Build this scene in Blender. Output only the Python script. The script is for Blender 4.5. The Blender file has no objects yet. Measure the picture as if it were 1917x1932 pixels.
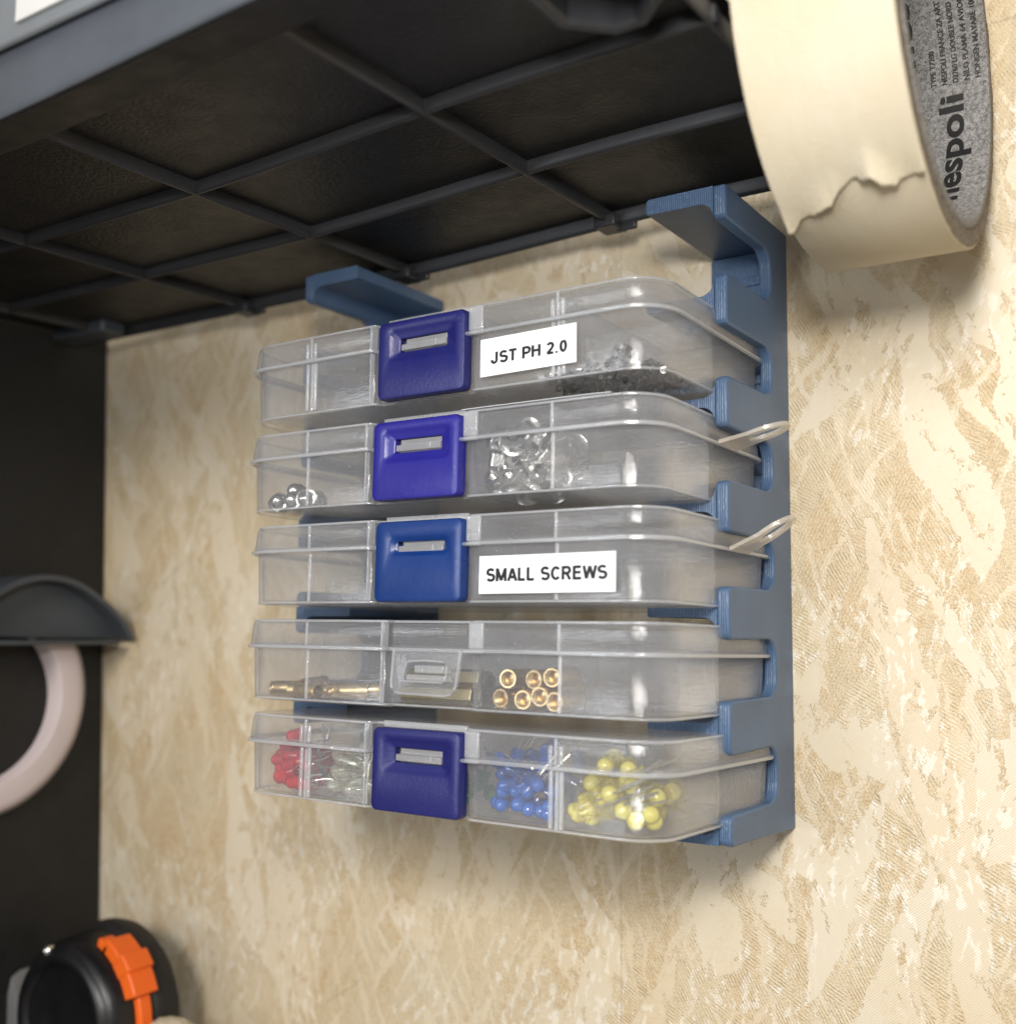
import bpy, bmesh, math, random
from mathutils import Vector, Matrix, noise as mnoise
R = math.radians
S = 0.001            # everything below is written in millimetres
scn = bpy.context.scene
col = scn.collection
random.seed(7)

# ------------------------------------------------------------------ camera
def cam_axes(yaw, pitch, roll):
    y, p, r = R(yaw), R(pitch), R(roll)
    f = Vector((-math.sin(y)*math.cos(p), math.cos(y)*math.cos(p), math.sin(p)))
    rt = Vector((math.cos(y), math.sin(y), 0)); up = rt.cross(f)
    c, s = math.cos(r), math.sin(r)
    return f, rt*c+up*s, -rt*s+up*c
F_, RT_, UP_ = cam_axes(33.556, 5.883, 0.575)
cd = bpy.data.cameras.new('camera'); cam = bpy.data.objects.new('camera', cd); col.objects.link(cam)
M = Matrix((RT_, UP_, -F_)).transposed().to_4x4(); M.translation = Vector((171.8, -296.9, 0.45))*S
cam.matrix_world = M
cd.sensor_fit = 'HORIZONTAL'; cd.sensor_width = 36; cd.lens = 36*2113/1917*1.0
cd.clip_start = 0.005; cd.clip_end = 20
cd.dof.use_dof = True; cd.dof.focus_distance = 0.285; cd.dof.aperture_fstop = 10
scn.camera = cam

# ------------------------------------------------------------------ world, lamps, exposure
w = bpy.data.worlds.new('World'); scn.world = w; w.use_nodes = True
nt = w.node_tree; nt.nodes.clear()
wo = nt.nodes.new('ShaderNodeOutputWorld'); bg = nt.nodes.new('ShaderNodeBackground')
tc = nt.nodes.new('ShaderNodeTexCoord'); sx = nt.nodes.new('ShaderNodeSeparateXYZ')
cr = nt.nodes.new('ShaderNodeValToRGB')
mp = nt.nodes.new('ShaderNodeMapRange'); mp.inputs['From Min'].default_value = -1
nt.links.new(tc.outputs['Generated'], sx.inputs[0]); nt.links.new(sx.outputs['Z'], mp.inputs['Value'])
nt.links.new(mp.outputs[0], cr.inputs[0]); nt.links.new(cr.outputs[0], bg.inputs['Color']); nt.links.new(bg.outputs[0], wo.inputs[0])
cr.color_ramp.elements[0].color = (0.42, 0.37, 0.31, 1); cr.color_ramp.elements[1].color = (1, 1, 1, 1)
cr.color_ramp.elements[0].position = 0.2; cr.color_ramp.elements[1].position = 0.9
bg.inputs['Strength'].default_value = 0.56

def area(name, loc, target, size, power, colr):
    l = bpy.data.lights.new(name, 'AREA'); l.shape = 'DISK'; l.size = size*S; l.energy = power; l.color = colr
    o = bpy.data.objects.new(name, l); col.objects.link(o)
    o.location = Vector(loc)*S
    o.rotation_euler = (Vector(target)-Vector(loc)).to_track_quat('-Z', 'Y').to_euler()
    return o
area('phone_light', (176, -318, 84), (20, 0, 5), 50, .78, (1, 0.98, 0.96))
area('warm_fill', (260, -1000, 330), (0, 0, 0), 300, 6.6, (1, 0.95, 0.88))  # warm fill added behind the camera for reflections and a brighter wall
area('cool_fill', (-350, -1100, 60), (0, 0, 0), 420, 3.2, (0.88, 0.93, 1.0))  # cool area light added so the plastic's reflections look less uniform

scn.view_settings.view_transform = 'Standard'; scn.view_settings.look = 'None'
scn.view_settings.exposure = 0; scn.view_settings.gamma = 1
scn.view_settings.use_curve_mapping = False
scn.render.engine = 'CYCLES'
scn.cycles.transparent_max_bounces = 64; scn.cycles.max_bounces = 12
scn.cycles.transmission_bounces = 8; scn.cycles.glossy_bounces = 5; scn.cycles.diffuse_bounces = 4
scn.cycles.caustics_reflective = False; scn.cycles.caustics_refractive = False
scn.cycles.sample_clamp_indirect = 4

# ------------------------------------------------------------------ material helpers
def mat(name):
    m = bpy.data.materials.new(name); m.use_nodes = True
    n = m.node_tree; n.nodes.clear()
    out = n.nodes.new('ShaderNodeOutputMaterial')
    return m, n, out
def N(n, t, **kw):
    x = n.nodes.new('ShaderNode'+t)
    for k, v in kw.items():
        if k.startswith('_'): setattr(x, k[1:], v)
        else:
            key = k.replace('__', ' ')
            x.inputs[key].default_value = v
    return x
def coords(n, scale=1000.0, rot=(0, 0, 0), sc=(1, 1, 1)):
    t = N(n, 'TexCoord'); mpn = N(n, 'Mapping')
    mpn.inputs['Scale'].default_value = [scale*s for s in sc]; mpn.inputs['Rotation'].default_value = rot
    n.links.new(t.outputs['Object'], mpn.inputs[0]); return mpn.outputs[0]
def math_(n, op, a, b=None, clamp=False):
    x = n.nodes.new('ShaderNodeMath'); x.operation = op; x.use_clamp = clamp
    for i, v in enumerate((a, b)):
        if v is None: continue
        if isinstance(v, (int, float)): x.inputs[i].default_value = v
        else: n.links.new(v, x.inputs[i])
    return x.outputs[0]
def mixc(n, f, a, b, mode='MIX'):
    x = n.nodes.new('ShaderNodeMix'); x.data_type = 'RGBA'; x.blend_type = mode
    for i, v in ((0, f), (6, a), (7, b)):
        if isinstance(v, (int, float)): x.inputs[i].default_value = v
        elif isinstance(v, tuple): x.inputs[i].default_value = (*v, 1) if len(v) == 3 else v
        else: n.links.new(v, x.inputs[i])
    return x.outputs[2]
def ramp(n, f, lo, hi, a=0.0, b=1.0):
    x = N(n, 'MapRange'); x.inputs['From Min'].default_value = lo; x.inputs['From Max'].default_value = hi
    x.inputs['To Min'].default_value = a; x.inputs['To Max'].default_value = b
    n.links.new(f, x.inputs['Value']); return x.outputs[0]
def noise_(n, vec, scale, detail=2.0, rough=0.5, dist=0.0):
    x = N(n, 'TexNoise', Scale=scale, Detail=detail, Roughness=rough, Distortion=dist)
    n.links.new(vec, x.inputs['Vector']); return x
def bump(n, h, strength, dist=0.0003, normal=None):
    x = N(n, 'Bump', Strength=strength, Distance=dist); n.links.new(h, x.inputs['Height'])
    if normal is not None: n.links.new(normal, x.inputs['Normal'])
    return x.outputs[0]

def plastic(name, c, rough=0.4, bscale=1.5, bstr=0.15, var=0.12, spec=0.5, specks=False, sss=0.0):
    m, n, out = mat(name)
    v = coords(n)
    p = N(n, 'BsdfPrincipled', Roughness=rough); p.inputs['Specular IOR Level'].default_value = spec
    nz = noise_(n, v, 0.05, 4, 0.6)
    cc = mixc(n, ramp(n, nz.outputs[0], .3, .7), tuple(x*(1-var) for x in c), tuple(min(1, x*(1+var)) for x in c))
    if specks:
        s = noise_(n, v, 0.55, 3, 0.75); s2 = noise_(n, v, 0.035, 2, .5)
        f = math_(n, 'MULTIPLY', ramp(n, s.outputs[0], .70, .76), ramp(n, s2.outputs[0], .45, .65))
        cc = mixc(n, math_(n, 'MULTIPLY', f, .5), cc, (0.22, 0.21, 0.2))
    n.links.new(cc, p.inputs['Base Color'])
    b = noise_(n, v, bscale, 3, .6)
    n.links.new(bump(n, b.outputs[0], bstr), p.inputs['Normal'])
    r2 = noise_(n, v, .12, 3, .6)
    n.links.new(ramp(n, r2.outputs[0], .3, .7, rough*.85, min(1, rough*1.2)), p.inputs['Roughness'])
    n.links.new(p.outputs[0], out.inputs[0]); return m

def clear(name, base=0.07, edge=0.45, tint=(0.93, 0.95, 1.0), trans=(0.99, 0.99, 0.99), rough=0.085, power=2.2, scratch=True, gl=1.0):
    """thin-walled polypropylene: mostly lets light straight through, milky when seen along the sheet"""
    m, n, out = mat(name)
    v = coords(n)
    lw = N(n, 'LayerWeight', Blend=0.5)
    fac = math_(n, 'POWER', lw.outputs['Facing'], power)
    fac = ramp(n, fac, 0, 1, base, edge)
    cl = noise_(n, v, .05, 2, .5)
    fac = math_(n, 'MULTIPLY', fac, ramp(n, cl.outputs[0], .3, .7, .88, 1.14), True)
    if scratch:
        sv = coords(n, 1000, (0.3, 0.5, 0.2), (1.5, 1.5, .12))
        sn = noise_(n, sv, 1.3, 3, .7); sp = noise_(n, v, 1.9, 2, .6)
        sc_ = math_(n, 'ADD', ramp(n, sn.outputs[0], .68, .78, 0, .22), ramp(n, sp.outputs[0], .71, .76, 0, .45))
        fac = math_(n, 'ADD', fac, sc_, True)
    df = N(n, 'BsdfDiffuse', Color=(*tint, 1)); tl = N(n, 'BsdfTranslucent', Color=(*tint, 1))
    m1 = N(n, 'MixShader', Fac=.5); n.links.new(df.outputs[0], m1.inputs[1]); n.links.new(tl.outputs[0], m1.inputs[2])
    tr = N(n, 'BsdfTransparent', Color=(*trans, 1))
    m2 = N(n, 'MixShader'); n.links.new(fac, m2.inputs[0]); n.links.new(tr.outputs[0], m2.inputs[1]); n.links.new(m1.outputs[0], m2.inputs[2])
    gb = noise_(n, v, .22, 3, .55); gb2 = noise_(n, v, 2.5, 2, .6)
    lines = noise_(n, coords(n, 1000, (0, 0, 0), (.10, .10, 2.6)), 1.0, 3, .6)     # fine horizontal drag lines of the moulding
    hh = math_(n, 'ADD', math_(n, 'MULTIPLY', gb.outputs[0], .5), math_(n, 'MULTIPLY', gb2.outputs[0], .03))
    hh = math_(n, 'ADD', hh, math_(n, 'MULTIPLY', lines.outputs[0], .75))
    bn = bump(n, hh, .42, .0004)
    lw2 = N(n, 'LayerWeight', Blend=0.5); n.links.new(bn, lw2.inputs['Normal'])
    frs = math_(n, 'ADD', math_(n, 'MULTIPLY', math_(n, 'POWER', lw2.outputs['Facing'], 4.0), .7), .045)
    g = N(n, 'BsdfGlossy', Roughness=rough, Color=(1, 1, 1, 1)); n.links.new(bn, g.inputs['Normal'])
    n.links.new(ramp(n, gb.outputs[0], .3, .7, rough*.7, rough*1.5), g.inputs['Roughness'])
    m3 = N(n, 'MixShader'); n.links.new(math_(n, 'MULTIPLY', frs, gl, True), m3.inputs[0])
    n.links.new(m2.outputs[0], m3.inputs[1]); n.links.new(g.outputs[0], m3.inputs[2])
    n.links.new(m3.outputs[0], out.inputs[0]); return m

def metal(name, c, rough=.22, bs=.3):
    m, n, out = mat(name); v = coords(n)
    p = N(n, 'BsdfPrincipled', Metallic=1.0, Roughness=rough)
    nz = noise_(n, v, .6, 4, .6)
    n.links.new(mixc(n, ramp(n, nz.outputs[0], .3, .7), tuple(x*.7 for x in c), c), p.inputs['Base Color'])
    n.links.new(bump(n, nz.outputs[0], bs, .0003), p.inputs['Normal'])
    n.links.new(p.outputs[0], out.inputs[0]); return m

def printed(name, c):
    """3D printed filament plastic: fine layer lines across X on every face"""
    m, n, out = mat(name); v = coords(n)
    p = N(n, 'BsdfPrincipled', Roughness=.42)
    sp = N(n, 'SeparateXYZ'); n.links.new(v, sp.inputs[0])
    wv = math_(n, 'SINE', math_(n, 'MULTIPLY', sp.outputs['X'], 2*math.pi/0.42))
    wn = noise_(n, v, .9, 3, .6)
    sv = coords(n, 1000, (0, 0, 0), (.5, .06, 1.0)); st = noise_(n, sv, 1.6, 3, .6)
    # squiggly infill texture: only reads on the front ends
    vx = coords(n, 1000, (0, R(0), 0), (1, 0, 1)); zz = N(n, 'TexWave', Scale=.55, Distortion=3.0, Detail=2.0); zz.inputs['Detail Scale'].default_value = 1.2
    n.links.new(vx, zz.inputs['Vector'])
    geo = N(n, 'NewGeometry'); ns = N(n, 'SeparateXYZ'); n.links.new(geo.outputs['Normal'], ns.inputs[0])
    front = math_(n, 'POWER', math_(n, 'ABSOLUTE', ns.outputs['Y']), 4)
    h = math_(n, 'ADD', math_(n, 'MULTIPLY', wv, .10), math_(n, 'MULTIPLY', wn.outputs[0], .25))
    h = math_(n, 'ADD', h, math_(n, 'MULTIPLY', st.outputs[0], .5))
    h = math_(n, 'ADD', h, math_(n, 'MULTIPLY', math_(n, 'MULTIPLY', zz.outputs['Fac'], 1.4), front))
    n.links.new(bump(n, h, .55, .00022), p.inputs['Normal'])
    big = noise_(n, v, .07, 3, .5)
    n.links.new(mixc(n, ramp(n, big.outputs[0], .3, .7), tuple(x*.88 for x in c), tuple(x*1.1 for x in c)), p.inputs['Base Color'])
    n.links.new(p.outputs[0], out.inputs[0]); return m

def wallpaper():
    m, n, out = mat('embossed_wallpaper')
    t = N(n, 'TexCoord'); sm = N(n, 'VectorMath', _operation='SCALE'); sm.inputs['Scale'].default_value = 1000
    n.links.new(t.outputs['Object'], sm.inputs[0])
    s0 = N(n, 'SeparateXYZ'); cb = N(n, 'CombineXYZ'); n.links.new(sm.outputs[0], s0.inputs[0])
    n.links.new(s0.outputs['X'], cb.inputs['X']); n.links.new(s0.outputs['Z'], cb.inputs['Y']); base = cb.outputs[0]
    def noise_(n, vec, scale, detail=2.0, rough=0.5):
        x = N(n, 'TexNoise', _noise_dimensions='2D', Scale=scale, Detail=detail, Roughness=rough)
        n.links.new(vec, x.inputs['Vector']); return x
    # wobble the coordinates
    wn = noise_(n, base, .028, 2, .55); wob = N(n, 'VectorMath', _operation='MULTIPLY_ADD')
    n.links.new(wn.outputs['Color'], wob.inputs[0]); wob.inputs[1].default_value = (12, 12, 12); n.links.new(base, wob.inputs[2])
    fine = noise_(n, base, .55, 3, .65)
    fw = N(n, 'VectorMath', _operation='MULTIPLY_ADD'); n.links.new(fine.outputs['Color'], fw.inputs[0]); fw.inputs[1].default_value = (2.6, 2.6, 2.6); n.links.new(wob.outputs[0], fw.inputs[2])
    def shard(ang, sx_, sz_, off):
        mp_ = N(n, 'Mapping'); mp_.inputs['Rotation'].default_value = (0, 0, R(-ang)); mp_.inputs['Location'].default_value = (off, off*.7, 0)
        mp_.inputs['Scale'].default_value = (1, 1, 1); n.links.new(fw.outputs[0], mp_.inputs[0])
        m2 = N(n, 'Mapping'); m2.inputs['Scale'].default_value = (sx_, sz_, 0); n.links.new(mp_.outputs[0], m2.inputs[0])
        return m2.outputs[0]
    sp = noise_(n, base, .9, 2, .7).outputs[0]
    def sm_(v_, a, b): 
        x = N(n, 'MapRange', _interpolation_type='SMOOTHSTEP'); x.inputs['From Min'].default_value = a; x.inputs['From Max'].default_value = b
        n.links.new(v_, x.inputs['Value']); return x.outputs[0]
    def cells(ang, sx_, sz_, off):
        vo_ = N(n, 'TexVoronoi', _voronoi_dimensions='2D', Scale=1.0, Randomness=1.0); n.links.new(shard(ang, sx_, sz_, off), vo_.inputs['Vector'])
        q = N(n, 'SeparateColor'); n.links.new(vo_.outputs['Color'], q.inputs[0]); return q.outputs[0], q.outputs[1], q.outputs[2]
    c1 = cells(14, .085, .0175, 3); c2 = cells(-25, .095, .020, 41); c3 = cells(38, .12, .036, 77)
    P1 = sm_(c1[0], .80, .81); P2 = sm_(c2[0], .83, .84); P3 = sm_(c3[0], .86, .87)
    st1 = sm_(noise_(n, shard(20, .34, .032, 19), 1, 2, .5).outputs[0], .56, .66); st2 = sm_(noise_(n, shard(-28, .30, .030, 91), 1, 2, .5).outputs[0], .58, .67)
    P4 = math_(n, 'MULTIPLY', math_(n, 'MAXIMUM', st1, st2), .7)
    eat = sm_(noise_(n, shard(6, .22, .10, 310), 1, 3, .7).outputs[0], .60, .63)      # tan bites out of the smooth shards
    smooth = math_(n, 'MAXIMUM', math_(n, 'MAXIMUM', P1, P2), P3)
    smooth = math_(n, 'MAXIMUM', math_(n, 'MULTIPLY', smooth, math_(n, 'SUBTRACT', 1, eat)), P4)
    glint_fleck = sm_(noise_(n, shard(-3, .50, .17, 500), 1, 2, .5).outputs[0],   .59, .63)   # satin flecks, their glint painted in as a lighter colour
    glint_fleck = math_(n, 'MULTIPLY', glint_fleck, sm_(noise_(n, shard(0, .03, .02, 610), 1, 1, .5).outputs[0], .48, .56))
    # the tan blotches
    tan1 = sm_(math_(n, 'ADD', noise_(n, shard(-8, .075, .028, 120), 1, 3, .62).outputs[0], math_(n, 'MULTIPLY', math_(n, 'SUBTRACT', sp, .5), .6)), .42, .66)
    # hatch, its direction changing from patch to patch
    jit = noise_(n, base, .5, 1, .5).outputs[0]
    def hatch(ang, per):
        mp_ = N(n, 'Mapping'); mp_.inputs['Rotation'].default_value = (0, 0, R(-ang)); n.links.new(base, mp_.inputs[0])
        s_ = N(n, 'SeparateXYZ'); n.links.new(mp_.outputs[0], s_.inputs[0])
        return math_(n, 'SINE', math_(n, 'ADD', math_(n, 'MULTIPLY', s_.outputs['X'], 2*math.pi/per), math_(n, 'MULTIPLY', jit, 2.4)))
    hA, hB, hC = hatch(62, .9), hatch(30, .85), hatch(-28, .95)
    fA = sm_(c3[1], .45, .46); fB = sm_(c2[1], .62, .63)
    def mixf(f, a, b):
        x = n.nodes.new('ShaderNodeMix'); x.data_type = 'FLOAT'
        for i, v_ in ((0, f), (2, a), (3, b)):
            if isinstance(v_, (int, float)): x.inputs[i].default_value = v_
            else: n.links.new(v_, x.inputs[i])
        return x.outputs[0]
    H = mixf(fB, mixf(fA, hA, hB), hC)
    grain = noise_(n, base, 1.5, 2, .7).outputs[0]
    rough_zone = math_(n, 'SUBTRACT', 1, smooth)
    blot = sm_(noise_(n, base, .22, 3, .6).outputs[0], .40, .62)
    Hz = math_(n, 'MULTIPLY', math_(n, 'MULTIPLY', ramp(n, H, -1, 1), rough_zone), math_(n, 'ADD', math_(n, 'MULTIPLY', blot, .75), .25))
    fh = hatch(-52, .55)
    # colour: pale cream shards, mid cream ground, tan pits between the ridges
    pale = (0.635, 0.565, 0.44); cream = (0.61, 0.515, 0.355); tanc = (0.525, 0.375, 0.20)
    tone = math_(n, 'ADD', math_(n, 'MULTIPLY', tan1, .6), math_(n, 'MULTIPLY', c2[1], .4))
    spk = noise_(n, base, .42, 3, .72).outputs[0]
    pit = ramp(n, math_(n, 'ADD', math_(n, 'ADD', math_(n, 'MULTIPLY', H, -.055), math_(n, 'MULTIPLY', grain, .45)), math_(n, 'MULTIPLY', spk, .55)), .38, .60)
    c = mixc(n, math_(n, 'MULTIPLY', tone, pit), cream, tanc)
    c = mixc(n, math_(n, 'MULTIPLY', smooth, ramp(n, c1[2], 0, 1, .40, .9)), c, pale)
    c = mixc(n, math_(n, 'MULTIPLY', glint_fleck, .7), c, (.74, .69, .59))
    glow = noise_(n, base, .02, 2, .5).outputs[0]  # warm glow put into the paper's colour in broad soft patches
    c = mixc(n, ramp(n, glow, .35, .7, 0, .35), c, mixc(n, 1.0, c, (1.0, .9, .74), 'MULTIPLY'))
    # hair cracks
    vo = N(n, 'TexVoronoi', _voronoi_dimensions='2D', _feature='DISTANCE_TO_EDGE', Scale=.011); n.links.new(fw.outputs[0], vo.inputs['Vector'])
    ck = math_(n, 'MULTIPLY', ramp(n, vo.outputs['Distance'], .0015, .006, 1, 0), ramp(n, noise_(n, base, .03, 2, .5).outputs[0], .54, .6))
    c = mixc(n, math_(n, 'MULTIPLY', ck, .35), c, (.30, .25, .18))
    # butt seam between two drops of paper
    seam = ramp(n, math_(n, 'ABSOLUTE', math_(n, 'ADD', s0.outputs['X'], -15.5)), .12, .38, 1, 0)
    c = mixc(n, math_(n, 'MULTIPLY', seam, .35), c, (.34, .27, .18))
    h = math_(n, 'ADD', math_(n, 'MULTIPLY', Hz, .5), math_(n, 'MULTIPLY', math_(n, 'MULTIPLY', grain, rough_zone), 1.1))
    h = math_(n, 'ADD', h, math_(n, 'MULTIPLY', fh, .045))
    h = math_(n, 'ADD', h, math_(n, 'MULTIPLY', smooth, .45))
    p = N(n, 'BsdfPrincipled'); n.links.new(c, p.inputs['Base Color'])
    n.links.new(bump(n, h, .8, .00045), p.inputs['Normal'])
    n.links.new(ramp(n, math_(n, 'ADD', math_(n, 'MULTIPLY', P2, .35), math_(n, 'MULTIPLY', glint_fleck, .6)), 0, .6, .44, .27), p.inputs['Roughness'])
    p.inputs['Specular IOR Level'].default_value = .55
    n.links.new(p.outputs[0], out.inputs[0]); return m

MT = {}
MT['wall'] = wallpaper()
MT['black'] = plastic('black_ribbed_plastic', (.0115, .011, .0105), .42, .8, 1.0, .15, .45, True)
MT['rib'] = plastic('black_rib_plastic', (.024, .025, .028), .4, 1.1, .12, .15, .5, True)
MT['grey'] = plastic('grey_cabinet_plastic', (.052, .060, .072), .42, .4, .06, .1, .5, True)
MT['drawer'] = plastic('grey_drawer_plastic', (.13, .14, .15), .4, .4, .06, .1, .5, True)
MT['dark'] = plastic('matte_black_side', (.013, .0125, .012), .55, .8, .1, .1, .35)
MT['darkgrey'] = plastic('dark_grey_print', (.045, .053, .063), .45, .8, .2, .1, .5)
MT['midgrey'] = plastic('mid_grey_plastic', (.14, .14, .14), .45, .8, .1, .1, .5)
MT['gloss_black'] = plastic('soft_black_plastic', (.005, .005, .006), .36, .8, .06, .1, .5)
MT['orange'] = plastic('orange_plastic', (.80, .13, .012), .42, .8, .06, .06, .4)
MT['pinkwhite'] = plastic('pale_tape_side', (.62, .54, .545), .55, .8, .1, .05, .3)
MT['whitetape'] = plastic('lit_white_tape_edge', (.80, .78, .74), .5, .8, .1, .05, .3)  # white tape, made brighter here so the outer rim looks lit
MT['paper'] = plastic('white_label_paper', (.70, .715, .75), .5, .8, .03, .02, .3)
MT['card_white'] = plastic('off_white_card', (.50, .50, .48), .5, .8, .03, .02, .3)
MT['ink'] = plastic('black_label_ink', (.012, .012, .012), .5, .8, .02, .02, .3)
MT['blue'] = printed('blue_printed_plastic', (.066, .116, .205))
MT['indigo'] = plastic('indigo_latch_plastic', (.0125, .0140, .110), .33, 1.2, .22, .10, .5, True)
MT['violet'] = plastic('bright_indigo_latch_plastic', (.019, .017, .205), .28, .5, .15, .10, .5, True)
MT['royal'] = plastic('royal_blue_latch_plastic', (.006, .030, .150), .29, .6, .14, .10, .5, True)
MT['clear'] = clear('clear_polypropylene', .060, .34)
MT['clear_lid'] = clear('clear_lid_polypropylene', .068, .40)
MT['clear_edge'] = clear('clear_polypropylene_edge', .26, .65, tint=(.90, .92, .95), scratch=False)
MT['clear_div'] = clear('clear_divider', .06, .40)
MT['tongue'] = clear('clear_tongue', .42, .8, tint=(.72, .72, .74), scratch=False)
MT['film'] = clear('crinkled_bag_film', .015, .16, rough=.06, gl=.8)
MT['steel'] = metal('bright_steel', (.80, .79, .76), .2)
MT['tin'] = metal('dull_tin', (.66, .65, .61), .25)
MT['dark_tin'] = metal('dark_tin', (.33, .32, .30), .28)
MT['brass'] = metal('brass', (.78, .58, .30), .33)
MT['brass_dark'] = metal('aged_brass', (.42, .35, .19), .34)

def masking():
    m, n, out = mat('masking_tape_paper'); v = coords(n)
    p = N(n, 'BsdfPrincipled', Roughness=.6); p.inputs['Specular IOR Level'].default_value = .3
    sv = coords(n, 1000, (0, 0, 0), (1, .2, .2)); a = noise_(n, sv, .5, 4, .65); b = noise_(n, v, .045, 3, .5); g = noise_(n, v, 1.8, 3, .7)
    c = mixc(n, ramp(n, b.outputs[0], .3, .7), (.50, .44, .315), (.55, .50, .395))
    c = mixc(n, ramp(n, a.outputs[0], .35, .7, 0, .25), c, (.50, .41, .28))
    n.links.new(c, p.inputs['Base Color'])
    n.links.new(bump(n, math_(n, 'ADD', a.outputs[0], g.outputs[0]), .5, .0004), p.inputs['Normal'])
    n.links.new(p.outputs[0], out.inputs[0]); return m
def cardboard(name='grey_cardboard_core', lo=(.075, .070, .066), hi=(.30, .29, .275), bs=.5):
    m, n, out = mat(name); v = coords(n)
    p = N(n, 'BsdfPrincipled', Roughness=.75)
    a = noise_(n, v, 1.1, 4, .75); b = noise_(n, v, 3.2, 2, .7)
    f = ramp(n, math_(n, 'ADD', math_(n, 'MULTIPLY', a.outputs[0], .6), math_(n, 'MULTIPLY', b.outputs[0], .4)), .40, .60)
    n.links.new(mixc(n, f, lo, hi), p.inputs['Base Color'])
    n.links.new(bump(n, a.outputs[0], bs, .0004), p.inputs['Normal'])
    n.links.new(p.outputs[0], out.inputs[0]); return m
MT['masking'] = masking(); MT['card'] = cardboard()
MT['tape_side'] = cardboard('layered_tape_side', (.07, .055, .04), (.22, .18, .13), .7)

def led_mat(name, c, alpha=.55, rough=.07, tip=.9, r=2.0):
    """cast epoxy: the domed end glows and looks dense, the barrel is see-through, rims go darker"""
    m, n, out = mat(name)
    v = coords(n); sp = N(n, 'SeparateXYZ'); n.links.new(v, sp.inputs[0])
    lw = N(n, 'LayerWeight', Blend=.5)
    cc = mixc(n, ramp(n, lw.outputs['Facing'], .35, .95), c, tuple(x*.35 for x in c))  # dark edges of refraction painted into the colour
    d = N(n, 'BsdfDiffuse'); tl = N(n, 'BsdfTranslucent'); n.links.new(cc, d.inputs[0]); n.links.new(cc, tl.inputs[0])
    tr = N(n, 'BsdfTransparent', Color=(*[min(1, x*.6+.4) for x in c], 1))
    a = N(n, 'MixShader', Fac=.4); n.links.new(d.outputs[0], a.inputs[1]); n.links.new(tl.outputs[0], a.inputs[2])
    b = N(n, 'MixShader'); n.links.new(ramp(n, sp.outputs['Z'], -r*1.5, -r*.7, alpha, tip), b.inputs[0]); n.links.new(tr.outputs[0], b.inputs[1]); n.links.new(a.outputs[0], b.inputs[2])  # light gathered by the dome painted as denser colour at the tip
    g = N(n, 'BsdfGlossy', Roughness=rough, Color=(1, 1, 1, 1))
    e = N(n, 'MixShader'); n.links.new(math_(n, 'ADD', math_(n, 'MULTIPLY', math_(n, 'POWER', lw.outputs['Facing'], 4), .6), .07, True), e.inputs[0])
    n.links.new(b.outputs[0], e.inputs[1]); n.links.new(g.outputs[0], e.inputs[2])
    n.links.new(e.outputs[0], out.inputs[0]); return m
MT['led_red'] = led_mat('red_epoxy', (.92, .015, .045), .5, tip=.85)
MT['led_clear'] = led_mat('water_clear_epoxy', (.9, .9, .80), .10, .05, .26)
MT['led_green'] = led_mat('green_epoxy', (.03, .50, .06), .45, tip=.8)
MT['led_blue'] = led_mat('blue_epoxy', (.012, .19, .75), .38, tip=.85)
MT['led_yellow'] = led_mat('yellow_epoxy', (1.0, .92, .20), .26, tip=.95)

# ------------------------------------------------------------------ mesh helpers (millimetres in, metres out)
def link(name, bm, m, parent=None, smooth=True, bevel=0, solid=0, angle=40, subs=0):
    for v in bm.verts: v.co *= S
    bmesh.ops.recalc_face_normals(bm, faces=bm.faces) if solid == 0 else None
    me = bpy.data.meshes.new(name); bm.to_mesh(me); bm.free()
    me.materials.append(m)
    o = bpy.data.objects.new(name, me); col.objects.link(o)
    if parent is not None: o.parent = parent
    for p in me.polygons: p.use_smooth = smooth
    if solid:
        md = o.modifiers.new('solid', 'SOLIDIFY'); md.thickness = solid*S; md.offset = -1; md.use_even_offset = True
    if bevel:
        md = o.modifiers.new('bevel', 'BEVEL'); md.width = bevel*S; md.segments = 2; md.limit_method = 'ANGLE'; md.angle_limit = R(40)
    if subs:
        md = o.modifiers.new('subs', 'SUBSURF'); md.levels = subs; md.render_levels = subs
    if smooth:
        try: me.set_sharp_from_angle(angle=R(angle))
        except Exception: pass
    return o
def box(bm, x0, x1, y0, y1, z0, z1, mtx=None):
    vs = [bm.verts.new((x, y, z)) for x in (x0, x1) for y in (y0, y1) for z in (z0, z1)]
    for f in ((0, 1, 3, 2), (4, 6, 7, 5), (0, 4, 5, 1), (2, 3, 7, 6), (0, 2, 6, 4), (1, 5, 7, 3)): bm.faces.new([vs[i] for i in f])
    if mtx is not None:
        for v in vs: v.co = mtx @ v.co
    return vs
def prism(bm, pts, axis, a, b):
    """polygon pts in the plane across 'axis', extruded from a to b"""
    def mk(p, t): return {'x': (t, p[0], p[1]), 'y': (p[0], t, p[1]), 'z': (p[0], p[1], t)}[axis]
    A = [bm.verts.new(mk(p, a)) for p in pts]; B = [bm.verts.new(mk(p, b)) for p in pts]
    k = len(pts)
    for i in range(k): bm.faces.new((A[i], A[(i+1) % k], B[(i+1) % k], B[i]))
    bm.faces.new(A[::-1]); bm.faces.new(B)
def loft(bm, rings, close0=False, close1=False, loop=True):
    V = [[bm.verts.new(p) for p in r] for r in rings]; k = len(rings[0])
    for a, b in zip(V, V[1:]):
        for i in range(k if loop else k-1): bm.faces.new((a[i], a[(i+1) % k], b[(i+1) % k], b[i]))
    if close0: bm.faces.new(V[0][::-1])
    if close1: bm.faces.new(V[-1])
    return V
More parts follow.
